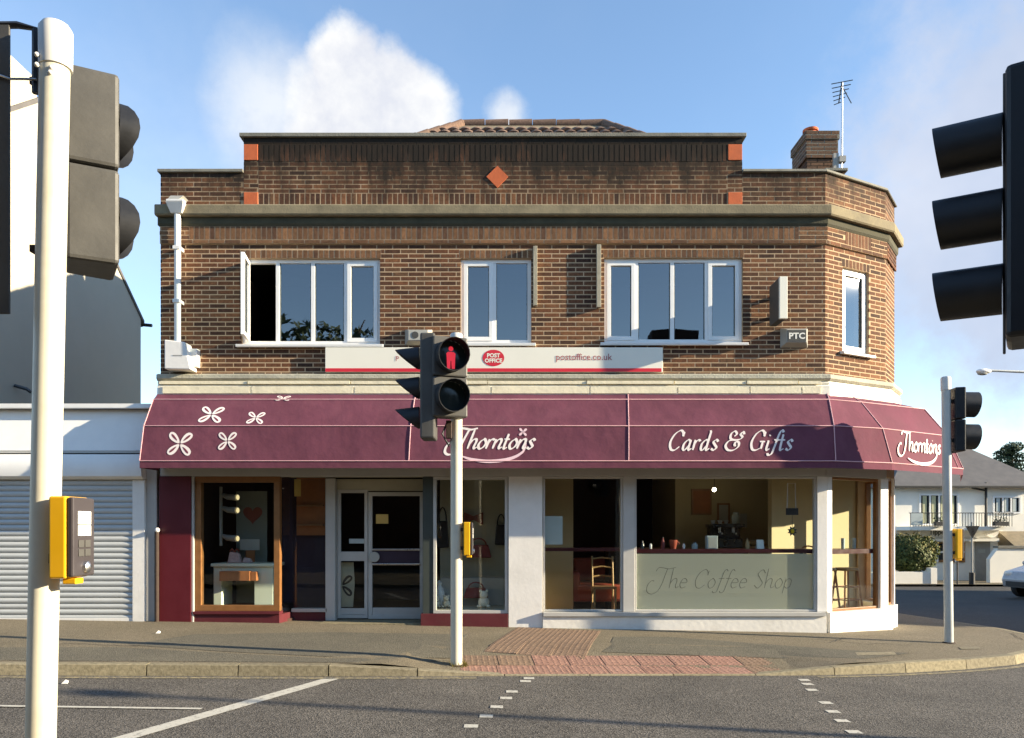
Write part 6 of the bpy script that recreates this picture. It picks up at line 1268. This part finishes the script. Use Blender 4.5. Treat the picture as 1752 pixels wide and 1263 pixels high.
# ------------------------------------------------------------------ parked car, bonnet to the left
def car(x, y, z, rz, label):
    t = thing('parked_car', (x, y, z), label, 'car'); M4 = Matrix.Translation((x, y, z)) @ Matrix.Rotation(rz, 4, 'Z')
    prof = [(-1.95, .32), (-2.0, .55), (-1.9, .78), (-1.2, .93), (-.55, 1.36), (-.1, 1.48), (.9, 1.47), (1.6, 1.30), (1.9, .95), (1.98, .6), (1.92, .32)]
    secs = []; b = MB(); W = .86
    def wid(z_): return W*(1-.0*z_) if z_ < .9 else W*(1-.30*(z_-.9)/.58)
    vs = []; n = len(prof)
    for sgn in (-1, 1):
        for px, pz in prof: vs.append((px, sgn*wid(pz)*(1 if abs(px) < 1.6 else .90), pz))
    b.add(vs, [tuple(range(n))[::-1], tuple(range(n, 2*n))]+[(i, (i+1) % n, n+(i+1) % n, n+i) for i in range(n)]); b.xform(M4); b.build('body', M['car_paint'], t, bevel=.05)
    b = MB(); zz_ = [(-1.08, .97), (-.5, 1.33), (-.05, 1.42), (.9, 1.41), (1.5, 1.26), (1.62, .98)]
    for sgn in (-1, 1): b.add([(px, sgn*(wid(pz)+.006), pz) for px, pz in zz_], [tuple(range(6)) if sgn < 0 else tuple(range(6))[::-1]])
    b.xform(M4); b.build('side_windows', M['car_glass'], t)
    b = MB(); b.add([(-1.17, -.72, .965), (-1.17, .72, .965), (-.57, .60, 1.365), (-.57, -.60, 1.365)], [(0, 1, 2, 3)]); b.xform(M4 @ Matrix.Translation((-.02, 0, .012))); b.build('windscreen', M['car_glass'], t)
    for px in (-1.25, 1.25):
        for sgn in (-1, 1):
            b = MB(); b.lathe([(.18, -.1), (.29, -.1), (.31, -.06), (.31, .06), (.29, .1), (.18, .1)], (px, sgn*.80, .31), 22, 'Y'); b.xform(M4); wh_ = b.build('wheel', M['tyre'], t); b = MB(); b.lathe([(.001, -.07), (.19, -.09), (.19, .09), (.001, .07)], (px, sgn*.80, .31), 18, 'Y'); b.xform(M4); b.build('rim', M['metal'], wh_)
    for sgn in (-1, 1):
        b = MB(); b.ball((-1.9, sgn*.6, .72), (.08, .16, .09), 10, 6); b.xform(M4); b.build('headlight', M['label_white'], t)
        b = MB(); b.ball((-.95, sgn*.96, 1.0), (.07, .1, .07), 10, 6); b.xform(M4); b.build('mirror', M['car_paint'], t)
    b = MB(); b.box(-2.01, -1.97, -.6, .6, .36, .5); b.xform(M4); b.build('grille', M['black_plastic'], t)
cyy = 22.0; cxx = (1729-876)/F*cyy
car(cxx+2.25, cyy+.3, RZ(cxx+1.5, cyy), R(12), 'silver parked car with its front end at the right edge')

# ------------------------------------------------------------------ houses outside the frame: they shade the side street and are mirrored in the glass
def plain_house(name, x0, x1, y0, y1, ze, zr, label, axis, m, chim=None, face=None, hip=False):
    gz_ = min(RZ(x0, y0), RZ(x1, y1))-.3
    t = thing(name, ((x0+x1)/2, (y0+y1)/2, gz_), label, 'house'); b = MB()
    if axis == 'x':
        ym = (y0+y1)/2; pr_ = [(y0, gz_), (y1, gz_), (y1, ze), (ym, zr), (y0, ze)]; b.prism([(x0, y, z) for y, z in pr_], (x1-x0, 0, 0)); b.build('walls', M[m], t)
        for ya, yb in ((y0-.3, ym), (y1+.3, ym)):
            za = ze-.3*(zr-ze)/(ym-y0); b = MB(); b.hexa([(x0-.2, ya, za+.02), (x1+.2, ya, za+.02), (x1+.2, yb, zr+.02), (x0-.2, yb, zr+.02), (x0-.2, ya, za+.12), (x1+.2, ya, za+.12), (x1+.2, yb, zr+.12), (x0-.2, yb, zr+.12)]); b.build('roof_slope', M['slate'], t)
    else:
        xm = (x0+x1)/2; pr_ = [(x0, gz_), (x1, gz_), (x1, ze), (xm, zr), (x0, ze)]; b.prism([(x, y0, z) for x, z in pr_], (0, y1-y0, 0)); b.build('walls', M[m], t)
        for xa, xb in ((x0-.3, xm), (x1+.3, xm)):
            za = ze-.3*(zr-ze)/(xm-x0); b = MB(); b.hexa([(xa, y0-.2, za+.02), (xb, y0-.2, zr+.02), (xb, y1+.2, zr+.02), (xa, y1+.2, za+.02), (xa, y0-.2, za+.12), (xb, y0-.2, zr+.12), (xb, y1+.2, zr+.12), (xa, y1+.2, za+.12)]); b.build('roof_slope', M['slate'], t)
    if chim:
        b = MB(); b.box(*chim); b.build('chimney', M['brick'], t)
    if face == 'y1':
        n = max(2, int((x1-x0)/2.6))
        for i in range(n):
            xc_ = x0+(x1-x0)*(i+.5)/n
            for z0_, z1_ in ((.9, 2.2), (3.7, 5.0)):
                b = MB(); b.box(xc_-.6, xc_+.6, y1-.03, y1+.03, z0_, z1_); o = b.build('window', M['upvc'], t); b = MB(); b.box(xc_-.53, xc_+.53, y1+.031, y1+.04, z0_+.08, z1_-.08); b.build('pane', M['car_glass'], o)
    return t
plain_house('street_house', -9.3, 3.9, -11, -3.9, 6.2, 7.6, 'brick house behind the camera, left of the pair', 'x', 'brick')
plain_house('street_house', 4.1, 13, -11.5, -3.9, 6.3, 7.9, 'brick house behind the camera with a broad chimney', 'x', 'brick', (5.1, 6.8, -6.6, -5.6, 6.5, 8.75))
plain_house('street_house', -20, -9.5, -12, -4.5, 6, 8.2, 'brick house behind the camera, far left', 'x', 'brick')
plain_house('street_house', 43, 51, -14, 13, 6.0, 8.3, 'long brick terrace far off to the right, outside the frame', 'y', 'brick')
plain_house('corner_house', 23.5, 31, 9.9, 24.0, 4.9, 7.2, 'house across the side street, outside the right edge', 'y', 'brick')
t = thing('street_tree', (-6.4, -2.6, 0), 'broad tree behind the camera mirrored in the upper left window', 'tree'); b = MB(); b.tube([(-6.4, -2.6, 0), (-6.3, -2.6, 3), (-6.5, -2.7, 6)], [.25, .18, .08], 10)
for k in range(10): a = k*2.4; b.tube([(-6.35, -2.6, 3+k*.3), (-6.4+math.cos(a)*1.8, -2.6+math.sin(a)*1.0, 4.6+k*.45)], [.08, .02], 6)
b.build('trunk', M['bark'], t); b = MB()
for k in range(16): a = k*2.4; foliage(b, (-6.4+math.cos(a)*1.7, -2.6+math.sin(a)*.9, 4.2+.24*k), (.9, .8, .7), 200, .17, rg_)
b.build('crown', M['pine'], t)
